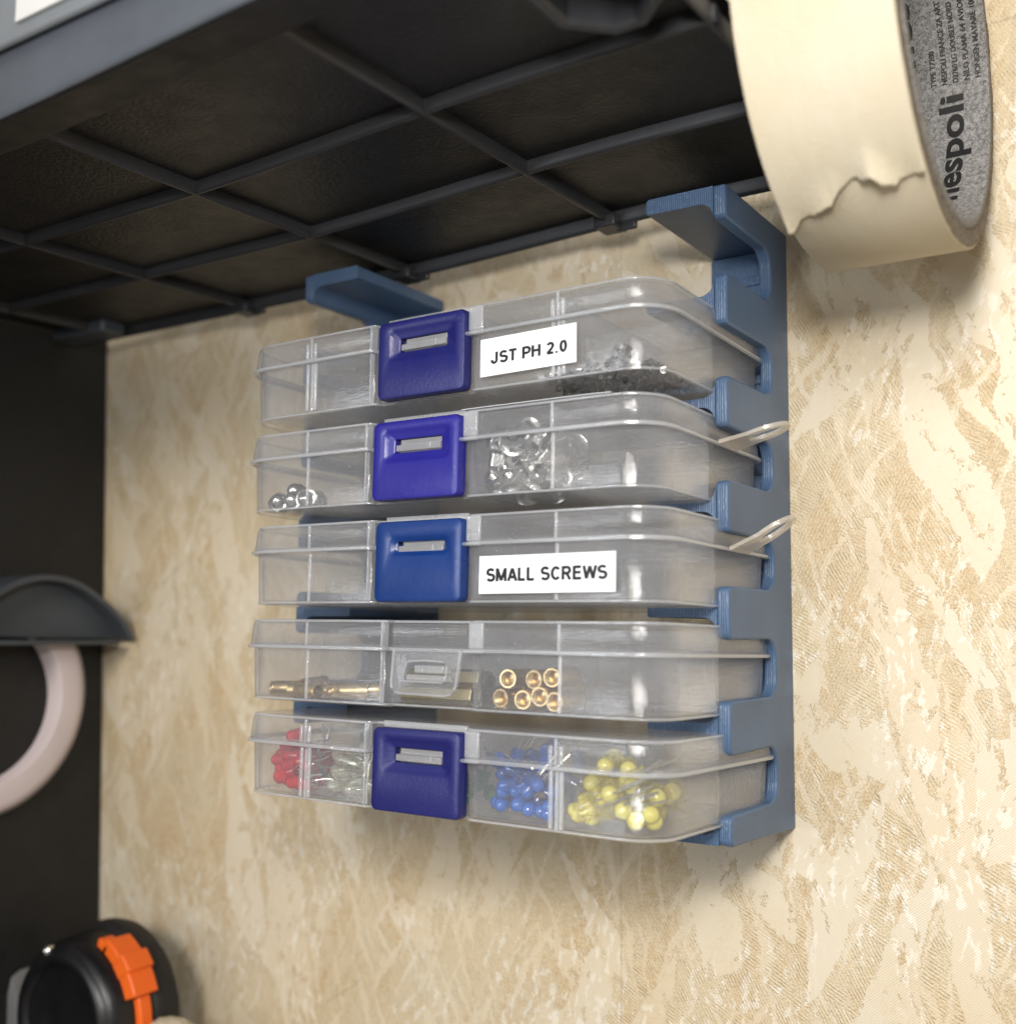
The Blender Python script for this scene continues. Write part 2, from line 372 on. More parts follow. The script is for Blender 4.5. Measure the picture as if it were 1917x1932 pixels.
def tube(bm, path, r, seg=6, caps=True):
    rings = []
    for i, p in enumerate(path):
        p = Vector(p); d = (Vector(path[min(i+1, len(path)-1)])-Vector(path[max(i-1, 0)])).normalized()
        u = d.orthogonal().normalized(); v = d.cross(u)
        rings.append([p+u*r*math.cos(2*math.pi*k/seg)+v*r*math.sin(2*math.pi*k/seg) for k in range(seg)])
    loft(bm, rings, caps, caps)
def lathe(bm, prof, seg=24, axis='x', c0=False, c1=False, a0=0, a1=360):
    """prof: (radius, along)"""
    full = abs(a1-a0) >= 360; k = seg if full else seg+1
    rings = []
    for r, h in prof:
        ring = []
        for i in range(k):
            a = R(a0+(a1-a0)*i/seg); c, s = r*math.cos(a), r*math.sin(a)
            ring.append({'x': (h, c, s), 'y': (c, h, s), 'z': (c, s, h)}[axis])
        rings.append(ring)
    return loft(bm, rings, c0, c1, full)
def rrect(x0, x1, z0, z1, r, n=4):
    pts = []
    for cx, cz, a0 in ((x1-r, z0+r, -90), (x1-r, z1-r, 0), (x0+r, z1-r, 90), (x0+r, z0+r, 180)):
        for i in range(n+1):
            a = R(a0+90*i/n); pts.append((cx+r*math.cos(a), cz+r*math.sin(a)))
    return pts
def empty(name, loc=(0, 0, 0), rot=(0, 0, 0)):
    o = bpy.data.objects.new(name, None); col.objects.link(o); o.empty_display_size = .005
    o.location = Vector(loc)*S; o.rotation_euler = rot; return o
def tag(o, label=None, cat=None, group=None, kind=None):
    if label: o['label'] = label
    if cat: o['category'] = cat
    if group: o['group'] = group
    if kind: o['kind'] = kind
    return o
def text_mesh(s, size, bold=.0, space=1.0):
    cu = bpy.data.curves.new('txt', 'FONT'); cu.body = s; cu.size = size; cu.offset = bold; cu.space_character = space; cu.resolution_u = 4
    o = bpy.data.objects.new('txt', cu); col.objects.link(o)
    dg = bpy.context.evaluated_depsgraph_get(); dg.update()
    me = bpy.data.meshes.new_from_object(o.evaluated_get(dg)); bpy.data.objects.remove(o)
    bm = bmesh.new(); bm.from_mesh(me); bpy.data.meshes.remove(me)
    return bm
def arcp(cx, cy, rx, ry, a0, a1, n=9):
    return [(cx+rx*math.cos(R(a0+(a1-a0)*i/n)), cy+ry*math.sin(R(a0+(a1-a0)*i/n))) for i in range(n+1)]
# heavy sans capitals as centre lines in a box 1 high; (advance, strokes)
GL = {
 'J': (.60, [[(.44, 1.0), (.44, .30)]+arcp(.25, .28, .19, .20, 0, -180, 8)+[(.06, .34)]]),
 'S': (.68, [arcp(.33, .72, .24, .20, 25, 180, 8)+arcp(.33, .66, .24, .14, 180, 262, 4)+arcp(.34, .36, .25, .15, 82, 0, 4)+arcp(.34, .28, .25, .205, 0, -160, 8)]),
 'T': (.62, [[(.0, .915), (.62, .915)], [(.31, .915), (.31, 0)]]),
 'P': (.66, [[(.09, 0), (.09, 1)], [(.09, .915), (.38, .915)]+arcp(.38, .68, .20, .235, 90, -90, 8)+[(.09, .445)]]),
 'H': (.72, [[(.09, 0), (.09, 1)], [(.61, 0), (.61, 1)], [(.09, .53), (.61, .53)]]),
 '2': (.56, [arcp(.28, .70, .20, .215, 165, -30, 9)+[(.36, .42), (.12, .17), (.06, .085)], [(.02, .085), (.53, .085)]]),
 '.': (.28, [[(.13, 0), (.13, .17)]]),
 '0': (.56, [arcp(.28, .50, .19, .415, 90, 450, 18)]),
 'M': (.84, [[(.085, 0), (.085, 1)], [(.10, .96), (.41, .06)], [(.41, .06), (.72, .96)], [(.735, 0), (.735, 1)]]),
 'A': (.72, [[(.05, 0), (.36, .96)], [(.36, .96), (.67, 0)], [(.17, .30), (.55, .30)]]),
 'L': (.60, [[(.09, 0), (.09, 1)], [(.09, .085), (.56, .085)]]),
 'C': (.72, [arcp(.37, .50, .28, .415, 40, 320, 16)]),
 'R': (.73, [[(.09, 0), (.09, 1)], [(.09, .915), (.40, .915)]+arcp(.40, .70, .19, .215, 90, -90, 8)+[(.09, .485)], [(.36, .48), (.62, 0)]]),
 'E': (.66, [[(.09, 0), (.09, 1)], [(.09, .915), (.60, .915)], [(.09, .52), (.57, .52)], [(.09, .085), (.62, .085)]]),
 'W': (.96, [[(.05, 1), (.24, .04)], [(.24, .04), (.48, .96)], [(.48, .96), (.72, .04)], [(.72, .04), (.91, 1)]]),
 ' ': (.30, [])}
def fit_text(s, wdt, hgt, bold, x0, z0, space=1.0):
    bm = bmesh.new(); x = 0; k = 0; hw = .112
    for ch in s:
        adv, strokes = GL[ch]
        for st_ in strokes:
            k += 1; y = -.02-.0012*k; V = []
            for i, p in enumerate(st_):
                a = Vector(st_[max(0, i-1)]); b = Vector(st_[min(len(st_)-1, i+1)]); d = (b-a).normalized(); nr = Vector((-d.y, d.x))
                V.append((bm.verts.new((x+p[0]+nr.x*hw, y, p[1]+nr.y*hw)), bm.verts.new((x+p[0]-nr.x*hw, y, p[1]-nr.y*hw))))
            for a, b in zip(V, V[1:]): bm.faces.new((a[0], a[1], b[1], b[0]))
        x += adv+.085
    tot = x-.085
    for v in bm.verts:
        v.co = Vector((x0+v.co.x/tot*wdt, v.co.y, z0+v.co.z*hgt))
    return bm

# ------------------------------------------------------------------ the wall
bm = bmesh.new(); box(bm, -900, 700, 0, 12, -700, 700)
tag(link('wall', bm, MT['wall'], smooth=False), kind='structure')

# ------------------------------------------------------------------ the black ribbed shelf unit overhead
def zf(X, Y):
    t = max(0, min(1, (X+62)/120)); t = t*t*(3-2*t)
    return 112.4+3.5*t+.028*(Y+106)
cab = empty('storage_cabinet', (0, 0, 112))
cab_off = Vector((0, 0, -112))
tag(cab, 'black ribbed underside and grey front of the plastic cabinet fixed above the boxes', 'cabinet')
def clink(name, bm, m, **k):
    for v in bm.verts: v.co += cab_off
    return link(name, bm, m, cab, **k)
bm = bmesh.new()
XS = [-226+318*i/40 for i in range(41)]; YS = [-152+136*i/8 for i in range(9)]
g0 = [[bm.verts.new((x, y, zf(x, y)+3.2)) for y in YS] for x in XS]; g1 = [[bm.verts.new((x, y, zf(x, y)+7)) for y in YS] for x in XS]
for i in range(len(XS)-1):
    for j in range(len(YS)-1):
        bm.faces.new((g0[i][j], g0[i][j+1], g0[i+1][j+1], g0[i+1][j])); bm.faces.new((g1[i][j], g1[i+1][j], g1[i+1][j+1], g1[i][j+1]))
    bm.faces.new((g0[i][-1], g1[i][-1], g1[i+1][-1], g0[i+1][-1])); bm.faces.new((g0[i][0], g0[i+1][0], g1[i+1][0], g1[i][0]))
clink('shelf_panel', bm, MT['black'])
def rib(path, wb, wt, drop):
    bm = bmesh.new(); rings = []
    for i, (x, y) in enumerate(path):
        d = Vector((path[-1][0]-path[0][0], path[-1][1]-path[0][1], 0)).normalized(); nrm = Vector((-d.y, d.x, 0)); c = Vector((x, y, 0)); z = zf(x, y)-drop
        top = zf(x, y)+3.4
        rings.append([c+nrm*wt+Vector((0, 0, top)), c+nrm*(wb+.25)+Vector((0, 0, z+.9)), c+nrm*wb*.75+Vector((0, 0, z+.12)), c+nrm*wb*.3+Vector((0, 0, z)), c-nrm*wb*.3+Vector((0, 0, z)), c-nrm*wb*.75+Vector((0, 0, z+.12)), c-nrm*(wb+.25)+Vector((0, 0, z+.9)), c-nrm*wt+Vector((0, 0, top))])
    loft(bm, rings, True, True); return bm
for i, X in enumerate((-203.5, -128.3, -53.8, 21.5, 90.6)):
    clink('rib', rib([(X, -151+136*k/10) for k in range(11)], .6, 1.1, .1), MT['rib'], angle=60)
for Y in (-106.4, -63.5):
    clink('rib', rib([(x, Y) for x in XS], .65, 1.2, 0), MT['rib'], angle=60)
# back lip and the small clips that sit on it
clink('back_lip', rib([(x, -17) for x in XS], .8, 1.6, .7), MT['rib'], angle=60)
for X in (-128.3, -53.8, 21.5):
    bm = bmesh.new(); z = zf(X, -20); box(bm, X-3.5, X+3.5, -22, -14, z-1.9, z+2)
    bm2 = bm; box(bm2, X+1.5, X+8, -17.5, -15.8, z-2.3, z+1)
    clink('clip', bm, MT['rib'], bevel=.6)
# front rim: dark underside lip, then the grey front face above it
bm = bmesh.new(); rings = []
for x in XS:
    z = zf(x, -150)
    rings.append([(x, -150.2, z+5), (x, -150.4, z+.5), (x, -151.4, z-.8), (x, -153, z-1.6), (x, -158, z-2.8), (x, -163, z-4.2), (x, -166.8, z-6.2), (x, -167.8, z-6.3), (x, -167.8, z+5)])
loft(bm, rings, True, True); clink('front_rim', bm, MT['dark'], angle=50)
bm = bmesh.new(); rings = []
for x in XS:
    z = zf(x, -150)
    rings.append([(x, -167.9, z-6.0), (x, -168.9, z-6.2), (x, -169.6, z-5.3), (x, -170, z+8.5), (x, -169.2, z+9.3), (x, -166.6, z+9.5), (x, -166.6, z-4)])
loft(bm, rings, True, True); clink('front_panel', bm, MT['grey'], angle=50)
# long hexagonal recess rim under the front right cell
def hexring(cx, cy, lx, ly, cut):
    return [(cx-lx+cut, cy-ly), (cx+lx-cut, cy-ly), (cx+lx, cy-ly+cut), (cx+lx, cy+ly-cut), (cx+lx-cut, cy+ly), (cx-lx+cut, cy+ly), (cx-lx, cy+ly-cut), (cx-lx, cy-ly+cut)]
bm = bmesh.new(); z = 115
o_ = hexring(79, -141, 11.5, 25, 8); i_ = hexring(79, -141, 8.6, 22, 6.5)
hr = []
for ring, zz in ((o_, z+5), (o_, z-1.0), ([((a[0]*.75+b[0]*.25), (a[1]*.75+b[1]*.25)) for a, b in zip(o_, i_)], z-1.8), ([((a[0]*.2+b[0]*.8), (a[1]*.2+b[1]*.8)) for a, b in zip(o_, i_)], z-1.8), (i_, z-1), (i_, z+5)):
    hr.append([(p[0], p[1], zz) for p in ring])
loft(bm, hr); clink('recess_rim', bm, MT['rib'], angle=30)
# black side board of the same unit
bm = bmesh.new()
vs = box(bm, -240, -231.5, -260, -.5, -300, 126)
for v in vs: v.co.x += (v.co.z-121)*-.052
clink('side_board', bm, MT['dark'], smooth=False, bevel=.8)
bm = bmesh.new(); box(bm, -226, -194, -31, -20, 113.2, 121.5)
clink('corner_block', bm, MT['grey'], bevel=1.2)

# grey drawer with a pale label, standing in the cabinet above
dr = empty('drawer', (-40, -172, 116.5)); tag(dr, 'grey drawer front with a white label card, cut off by the top left corner', 'drawer')
bm = bmesh.new(); box(bm, -100, 92, 0, 1.8, 2, 60); link('drawer_front', bm, MT['drawer'], dr, bevel=1.2)
bm = bmesh.new(); box(bm, 8.2, 60, -.8, -.05, 5.2, 30); link('label_card', bm, MT['card_white'], dr, bevel=.1)

# ------------------------------------------------------------------ printed brackets
def bracket(xin, xout, label):
    """xin: inner edge of the shelves, xout: outside of the side wall"""
    s = 1 if xout > xin else -1
    root = empty('wall_bracket', (xout, 0, -50.5)); off = Vector((-xout, 0, 50.5))
    tag(root, label, 'bracket', 'blue 3D printed wall brackets')
    wi = xout-3.4*s                          # inner face of the side wall
    def bl(name, bm, **k):
        for v in bm.verts: v.co += off
        return link(name, bm, MT['blue'], root, **k)
    tabs = [81.9+.0, 55.9, 30.1, 4.3, -21.6+-.9, -47.0]
    tabs = [81.8, 56.0, 30.2, 4.4, -23.0, -47.2]
    spans = [(t-6.4, t+6.4) for t in tabs]; spans[-1] = (-50.5, -43.3)
    yf = -44.0; yb = -13.0; rad = 5.0
    # comb outline of the side wall in (y, z), bottom to top
    pts = [(0, -50.5+-1.6), (yf+1, -50.5), (yf, -49.5)]
    for i in range(len(tabs)-1, -1, -1):
        top = spans[i][1]
        nxt = spans[i-1][0] if i > 0 else 102.4
        if i < len(tabs)-1: pts += [(yf+1.5, spans[i][0]), (yf+.4, spans[i][0]+.5), (yf, spans[i][0]+1.6)]
        pts += [(yf, top-1.6), (yf+.4, top-.5), (yf+1.5, top)]
        # U-shaped opening, rounded at the back
        for k in range(7):
            a = R(-90+90*k/6); pts.append((yb-rad+rad*math.cos(a), top+rad+rad*math.sin(a)))
        for k in range(7):
            a = R(0+90*k/6); pts.append((yb-rad+rad*math.cos(a), nxt-rad+rad*math.sin(a)))
    pts += [(yf+1.5, 102.4), (yf+.4, 102.9), (yf, 104), (yf, 110.9), (0, 110.9)]
    bm = bmesh.new(); prism(bm, pts, 'x', wi, xout); bl('side_wall', bm, bevel=.55)
    # hook plate with fillet
    def fillet(zc, up, r=3.6, n=6):
        # quarter round between plate surface and the wall
        return [(wi-s*(r-r*math.sin(R(90*k/n))), zc+up*(r-r*math.cos(R(90*k/n)))) for k in range(n+1)]
    bm = bmesh.new()
    P = [(xin, 107.2), (xin+s*.5, 106.8)]+fillet(106.7, -1)+[(wi+s*.02, 110.9), (xin+s*.6, 110.9), (xin, 110.3)]
    prism(bm, P, 'y', yf+.02, -.0); bl('hook_plate', bm, bevel=.4)
    for i, t in enumerate(tabs):
        bm = bmesh.new(); h = 1.15
        if i < 5:
            P = [(xin, t-h+.4), (xin+s*.4, t-h)]+fillet(t-h, -1)+fillet(t+h, 1)[::-1]+[(xin+s*.4, t+h), (xin, t+h-.4)]
        else:
            P = [(xin, -50.4), (wi, -50.4)]+fillet(-48.1, 1)[::-1]+[(xin+s*.4, -48.1), (xin, -48.5)]
        prism(bm, P, 'y', yf+.03+.02*i, -2.2); bl('shelf', bm, bevel=.3)
    bm = bmesh.new(); box(bm, min(xin, wi)+.03, max(xin, wi)-.03+.1*(s > 0), -2.1, -.03, -50.3, 106.6)
    for z in (98.5, 92.5, 70, 44.5, 18.6, -8.5, -35): box(bm, min(xin, wi)+.5, max(xin, wi)-.5, -2.9, -2.15, z-1.3, z+1.3)
    bl('back_plate', bm, bevel=.15)
    return root
bracket(46.0, 67.8, 'blue printed bracket nearest the masking tape, holding the right ends of the boxes')
bracket(-52.2, -74.2, 'blue printed bracket at the left ends of the boxes, mostly hidden behind them')

# ------------------------------------------------------------------ compartment boxes
def outline(off, xl, xr, nd, RF=10.0, RB=6.0, n=8):
    """box outline seen from above, front at y=0, a recess of depth nd between xl and xr; off > 0 grows it"""
    X0, X1, Y0, Y1 = -65-off, 65+off, 0-off, 65+off; rf, rb = RF+off*.6, RB+off*.6
    pts = []
    def arc(cx, cy, r, a0):
        for i in range(n+1):
            a = R(a0+90*i/n); pts.append((cx+r*math.cos(a), cy+r*math.sin(a)))
    arc(X0+rf, Y0+rf, rf, 180)
    if nd > 0:
        pts.extend([(xl-1.2+.0, Y0), (xl-.4, Y0+.25), (xl, Y0+1), (xl+.3, nd-off), (xr-.3, nd-off), (xr, Y0+1), (xr+.4, Y0+.25), (xr+1.2, Y0)])
    arc(X1-rf, Y0+rf, rf, 270); arc(X1-rb, Y1-rb, rb, 0); arc(X0+rb, Y1-rb, rb, 90)
    return pts
def plate_with_slot(bm, o, r_, slot, y0, t, dish=None):
    rings = []
    def rr(b, rad, y): return [(p[0], y, p[1]) for p in rrect(*b, rad)]
    rings.append(rr(o, r_, y0)); rings.append(rr(o, r_, y0-t+.7))
    def ins(b, k): return (b[0]+k, b[1]-k, b[2]+k, b[3]-k)
    rings.append(rr(ins(o, .25), r_, y0-t+.2)); rings.append(rr(ins(o, .8), r_, y0-t))
    if dish:
        rings.append(rr(dish, 1.6, y0-t)); rings.append(rr(ins(dish, .8), 1.3, y0-t+.35)); rings.append(rr(ins(dish, 1.7), 1.0, y0-t+1.0))
    rings.append(rr(ins(slot, -.3), .5, y0-t+(1.05 if dish else 0))); rings.append(rr(slot, .4, y0-t+(1.3 if dish else .4))); rings.append(rr(slot, .4, y0))
    rings.append(rings[0])
    loft(bm, rings)
    bmesh.ops.remove_doubles(bm, verts=bm.verts, dist=.001)

def make_box(dx, z, ro, label, latch, xl=-17.0, xr=13.8, ribs=False, tab=None, sticker=None, milk=0.0, tilt=1.0, yf=-76.3):
    root = empty('parts_box', (dx, yf, z), (R(-tilt), 0, R(ro)))
    tag(root, label, 'organiser box', 'stacked compartment boxes')
    nd = 2.6
    # body
    bm = bmesh.new()
    rings = [[(p[0], p[1], 1.0) for p in outline(-3.2, xl, xr, nd)], [(p[0], p[1], .3) for p in outline(-1.6, xl, xr, nd)], [(p[0], p[1], .9) for p in outline(-.75, xl, xr, nd)], [(p[0], p[1], 15.6) for p in outline(-.1, xl, xr, nd)]]
    rings[0] = [(p[0], p[1], .0) for p in outline(-2.4, xl, xr, nd)]
    loft(bm, rings, close0=True); link('container', bm, MT['clear'], root, solid=1.0, angle=50)
    # body rim bead at the bottom edge reads as a bright line
    def bead(name, off, zc, r, parent=root, m='clear_edge'):
        bm = bmesh.new(); o = outline(off, xl, xr, nd)
        rings = []
        for i, p in enumerate(o):
            a = Vector(o[(i+1) % len(o)])-Vector(o[i-1]); a.normalize(); nr = Vector((a.y, -a.x))
            rings.append([(p[0]+nr.x*r[0]*c, p[1]+nr.y*r[0]*c, zc+r[1]*s_) for c, s_ in ((1, .6), (1, -.6), (.4, -1), (-.6, -.8), (-.6, .8), (.4, 1))])
        rings.append(rings[0]); loft(bm, rings); bmesh.ops.remove_doubles(bm, verts=bm.verts, dist=.0005)
        return link(name, bm, MT[m], parent, angle=50)
    bead('bottom_edge', -.85, .65, (.3, .3))
    # lid
    bm = bmesh.new()
    lid = [[(p[0], p[1], 14.5) for p in outline(.85, xl, xr, nd)], [(p[0], p[1], 20.9) for p in outline(.25, xl, xr, nd)], [(p[0], p[1], 21.7) for p in outline(-.25, xl, xr, nd)], [(p[0], p[1], 22.0) for p in outline(-1.2, xl, xr, nd)], [(p[0], p[1], 22.05) for p in outline(-3.5, xl, xr, nd)]]
    loft(bm, lid, close1=True); L = link('lid', bm, MT['clear_lid'], root, solid=.9, angle=50)
    bead('rim', 1.0, 14.6, (.48, .5), L)
    bead('top_edge', -.3, 21.55, (.25, .3), L)
    # corner posts either side of the latch
    bm = bmesh.new(); box(bm, xr+.1, xr+4.3, -1.25, -.35, 15.1, 21.4); box(bm, xr-1.2, xr+4.6, -1.9, -.4, 14.0, 14.9)
    link('corner_post', bm, MT['clear_edge'], L, bevel=.35)
    bm = bmesh.new(); box(bm, xl-1.0, xl-.2, -1.0, 1.6, 14.9, 21.4); box(bm, xl-1.3, xl-.7, -.35, 1.2, .9, 14.2)
    link('corner_post', bm, MT['clear_edge'], L, bevel=.25)
    # dividers
    for X in (-39, xl+.4, xr-.2, 39):
        bm = bmesh.new(); box(bm, X-.5, X+.5, (nd+.6 if abs(X) < 30 else .95), 63.8, 1.05, 20.4)
        link('divider', bm, MT['clear_div'], root, smooth=False)
        if abs(X) > 30:
            bm = bmesh.new(); box(bm, X-.42, X+.42, -.28+.35, .55, .9, 14.2); link('divider_edge', bm, MT['clear_edge'], root, bevel=.15)
            bm = bmesh.new(); box(bm, X-.4, X+.4, -.55, -.1, 15.1, 21.2); link('divider_edge', bm, MT['clear_edge'], root, bevel=.15)
    bm = bmesh.new(); box(bm, -63.6, 63.6, 32.5, 33.3, 1.06, 20.3); link('divider', bm, MT['clear_div'], root, smooth=False)
    if ribs:
        for X in (-39, 39):
            for d in (-1.6, 1.2):
                bm = bmesh.new(); box(bm, X+d-.35, X+d+.75, -.35, .5, 1.0, 14.1)
                box(bm, X+d-.35, X+d+.75, -.75, .1, 15.2, 19.6)
                link('slot_rib', bm, MT['clear_edge'], root, bevel=.35)
    # latch
    if latch in ('indigo', 'violet', 'royal'):
        o = (-14.0, 13.5, .5, 20.9)
        dish = (-10.8, 10.8, 9.8, 19.0) if latch != 'royal' else (-9.6, 9.8, 11.6, 17.4)
        bm = bmesh.new(); plate_with_slot(bm, o, 1.5, (-8.0+.5, 7.4, 12.6, 16.2), .9, 3.2, dish)
        la = link('latch', bm, MT[latch], root, angle=35)
        bm = bmesh.new(); box(bm, -13.2, 12.9, 1.0, 2.0, 20.4, 22.4) ; link('hinge', bm, MT['clear_edge'], la, bevel=.2)
        bm = bmesh.new(); box(bm, -6.9, 7.2, -1.4, 2.2, 13.0, 14.6); box(bm, -5.9, 7.2, -.6, 2.2, 14.6, 16.0); box(bm, 3.9, 4.4, -1.7, -1.3, 13.1, 14.7)
        link('catch', bm, MT['tongue'], root, bevel=.15)
    else:
        bm = bmesh.new()
        out_ = [(-8.3, 14.6), (-8.9, 6.2), (-8.6, 4.9), (-7.6, 4.1), (-6.2, 3.8), (7.6, 3.6), (9.4, 4.0), (10.6, 5.2), (11.1, 6.6), (12.4, 14.6)]
        inn = [(-4.4, 11.0), (-5.2, 8.2), (-5.2, 7.2), (-4.8, 6.9), (-4.2, 6.8), (5.6, 6.8), (6.8, 6.8), (7.6, 7.2), (8.0, 8.2), (8.2, 11.0)]
        # extra outline points across the top keep both rings in step
        out_ = out_+[(6.0, 14.9), (0, 15.0), (-5, 14.9)]; inn = inn+[(7.2, 11.8), (1.5, 12.0), (-3.6, 11.7)]
        def rg(p, y): return [(a, y, b) for a, b in p]
        mid = [((a[0]*.88+b[0]*.12), (a[1]*.88+b[1]*.12)) for a, b in zip(out_, inn)]
        mid2 = [((a[0]*.2+b[0]*.8), (a[1]*.2+b[1]*.8)) for a, b in zip(out_, inn)]
        rs = [rg(out_, -.1), rg(out_, -1.3), rg(mid, -1.6), rg(mid2, -1.5), rg(inn, -1.2), rg(inn, -.1), rg(out_, -.1)]
        loft(bm, rs); bmesh.ops.remove_doubles(bm, verts=bm.verts, dist=.001)
        la = link('latch', bm, MT['clear_lid'], root, angle=35)
        bm = bmesh.new()
        for k in range(len(out_)):
            pass
        tube(bm, [(a, -1.35, b) for a, b in out_[:10]], .33, 6); tube(bm, [(a, -1.35, b) for a, b in inn+inn[:1]], .25, 6)
        link('latch_edge', bm, MT['clear_edge'], la)
        bm = bmesh.new(); box(bm, -4.6, 7.6, -1.0, 2.0, 7.0, 8.5); box(bm, -2.0, 7.2, -1.2, 2.0, 8.9, 10.8)
        link('catch', bm, MT['clear_edge'], root, bevel=.4)
    if tab:
        ang, ty = tab
        bm = bmesh.new(); hx = []
        # flat loop: base strip then a ring, in local (u along, v across), then bent upward
        def put(u, v, t):
            a = ang*min(1, max(0, (u-1)/3.0)); uu = min(u, 2.5); x = uu+(u-uu)*math.cos(a); zz = (u-uu)*math.sin(a)
            return (65.9+x - t*math.sin(a), ty+v, 14.6+zz+t*math.cos(a))
        n = 28; oo = []; ii = []
        for k in range(n):
            a = 2*math.pi*k/n; cu, cv = 10.2, 0
            ou, ov = cu+7.2*math.cos(a), 4.9*math.sin(a)
            if math.cos(a) < -.35: ou = 1.2+0*k; ov = math.copysign(6.0, math.sin(a)) if abs(math.sin(a)) > .45 else 6.0*math.sin(a)/.45
            oo.append((ou, ov)); ii.append((cu+1.2+4.6*math.cos(a), 2.7*math.sin(a)))
        rs = [[put(u, v, -.45) for u, v in oo], [put(u, v, .45) for u, v in oo], [put(u, v, .45) for u, v in ii], [put(u, v, -.45) for u, v in ii]]; rs.append(rs[0])
        loft(bm, rs); bmesh.ops.remove_doubles(bm, verts=bm.verts, dist=.001)
        bmesh.ops.subdivide_edges(bm, edges=bm.edges[:], cuts=1)
        link('hanging_tab', bm, MT['clear_tab'] if 'clear_tab' in MT else MT['clear_edge'], root, angle=50)
    if sticker:
        (x0, x1, z0, z1, sl), words, (tx0, tx1, tz0, tz1) = sticker
        bm = bmesh.new(); box(bm, x0, x1, -.85, -.72, z0, z1)
        for v in bm.verts: v.co.z += sl*(v.co.x-x0)/(x1-x0)
        lb = link('label', bm, MT['paper'], root, smooth=False)
        lb['label'] = 'white printed label reading ' + words
        bm = fit_text(words, tx1-tx0, tz1-tz0, .32, tx0, tz0, 1.06)
        for v in bm.verts: v.co.y -= .84; v.co.z += sl*(v.co.x-x0)/(x1-x0)
        link('lettering', bm, MT['ink'], lb, smooth=False)
    return root
MT['clear_tab'] = clear('yellowed_clear_tab', .40, .8, tint=(.86, .80, .70), scratch=False)
B1 = make_box(0.0, 57.5, .5, 'top box, labelled JST PH 2.0, with an indigo latch and dark terminals inside', 'indigo', ribs=True,
              sticker=((17.4, 44.3, 3.0, 12.4, .35), 'JST PH 2.0', (20.6, 41.8, 5.9, 8.8)))
B1.rotation_euler.y = R(-.6); B1.location.z += .4*S
B2 = make_box(-1.3, 31.7, -.3, 'second box from the top, bright violet-blue latch, loop tab, bag of nuts inside', 'violet', tab=(.28, 37))
B3 = make_box(0.1, 5.9, -.7, 'middle box, labelled SMALL SCREWS, with a royal blue latch and loop tab', 'royal', tab=(.55, 40),
              sticker=((17.9, 55.0, 2.4, 11.4, .2), 'SMALL SCREWS', (20.1, 52.9, 5.3, 8.4)))
B4 = make_box(0.7, -19.9, .15, 'fourth box from the top, clear latch, brass spacers inside', 'clear', xl=-12.2, xr=14.2)
B5 = make_box(0.5, -45.6, -1.0, 'bottom box, full of red, clear, blue and yellow LEDs, indigo latch', 'indigo', ribs=True)

# ------------------------------------------------------------------ what the boxes hold
def inbox(root, p):
    """a point in a box's own millimetres, in world millimetres"""
    m = Matrix.Translation(root.location) @ root.rotation_euler.to_matrix().to_4x4()
    return (m @ (Vector(p)*S))/S
def inside(q, m=3.2):
    ax = abs(q.x)
    if ax > 64-m: return False
    if q.y < 10+m and ax > 53-m*.4 and math.hypot(ax-54, q.y-11) > 10.4-m: return False
    return True
def PB(root, px, py, y, depth=0):
    dv = F_*1 + RT_*((px-958.5)/2113) - UP_*((py-966)/2113)
    C0 = Vector((171.8, -296.9, .45)); t = (-76.3+y-C0.y)/dv.y; wpt = C0+dv*t
    m = (Matrix.Translation(root.location) @ root.rotation_euler.to_matrix().to_4x4()).inverted()
    q = (m @ (wpt*S))/S
    if depth < 30 and not inside(q) and q.x > 0: return PB(root, px, py, y+.7, depth+1)
    if q.x < -56: q.x = max(q.x, -60.2); q.y = max(q.y, 5.5 if q.x > -58.5 else 8.5)
    q.z = max(q.z, 2.9); return q
def copy_tree(o):
    c = o.copy(); col.objects.link(c)
    for ch in list(o.children):
        k = ch.copy(); col.objects.link(k); k.parent = c
    return c
def place(o, root, p, d, spin=None):
    """put o at p in the box, its local +Z along d"""
    o.location = inbox(root, p)*S
    q = Vector(d).normalized().to_track_quat('Z', 'Y'); o.rotation_mode = 'QUATERNION'
    o.rotation_quaternion = q @ Matrix.Rotation(random.uniform(0, 6.28) if spin is None else spin, 4, 'Z').to_quaternion()

def make_led(mat_name, word, d, h, k=1.0):
    root = empty('led')
    bm = bmesh.new(); r = d/2
    prof = [(r+.25, -h), (r+.25, -h+.8), (r, -h+.95), (r, -r)] + [(r*math.cos(R(a)), -r+r*math.sin(R(a))) for a in (22, 45, 68)]+[(.05, 0)]
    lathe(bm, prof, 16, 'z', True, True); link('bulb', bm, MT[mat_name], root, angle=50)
    for s in (-1, 1):
        L = (6.5 if s < 0 else 5.5)*k
        bm = bmesh.new(); tube(bm, [(s*.7, 0, -h+.4), (s*1.0, 0, -h-2), (s*1.25, .2*s, -h-L*.6), (s*1.1, .6*s, -h-L)], .27, 5); link('lead', bm, MT['steel'], root)
    bm = bmesh.new(); box(bm, -.95, -.2, -.5, .5, -h+.4, -r-.2); box(bm, .15, .75, -.35, .35, -h+.4, -r-.6); link('anvil', bm, MT['tin'], root)
    return root
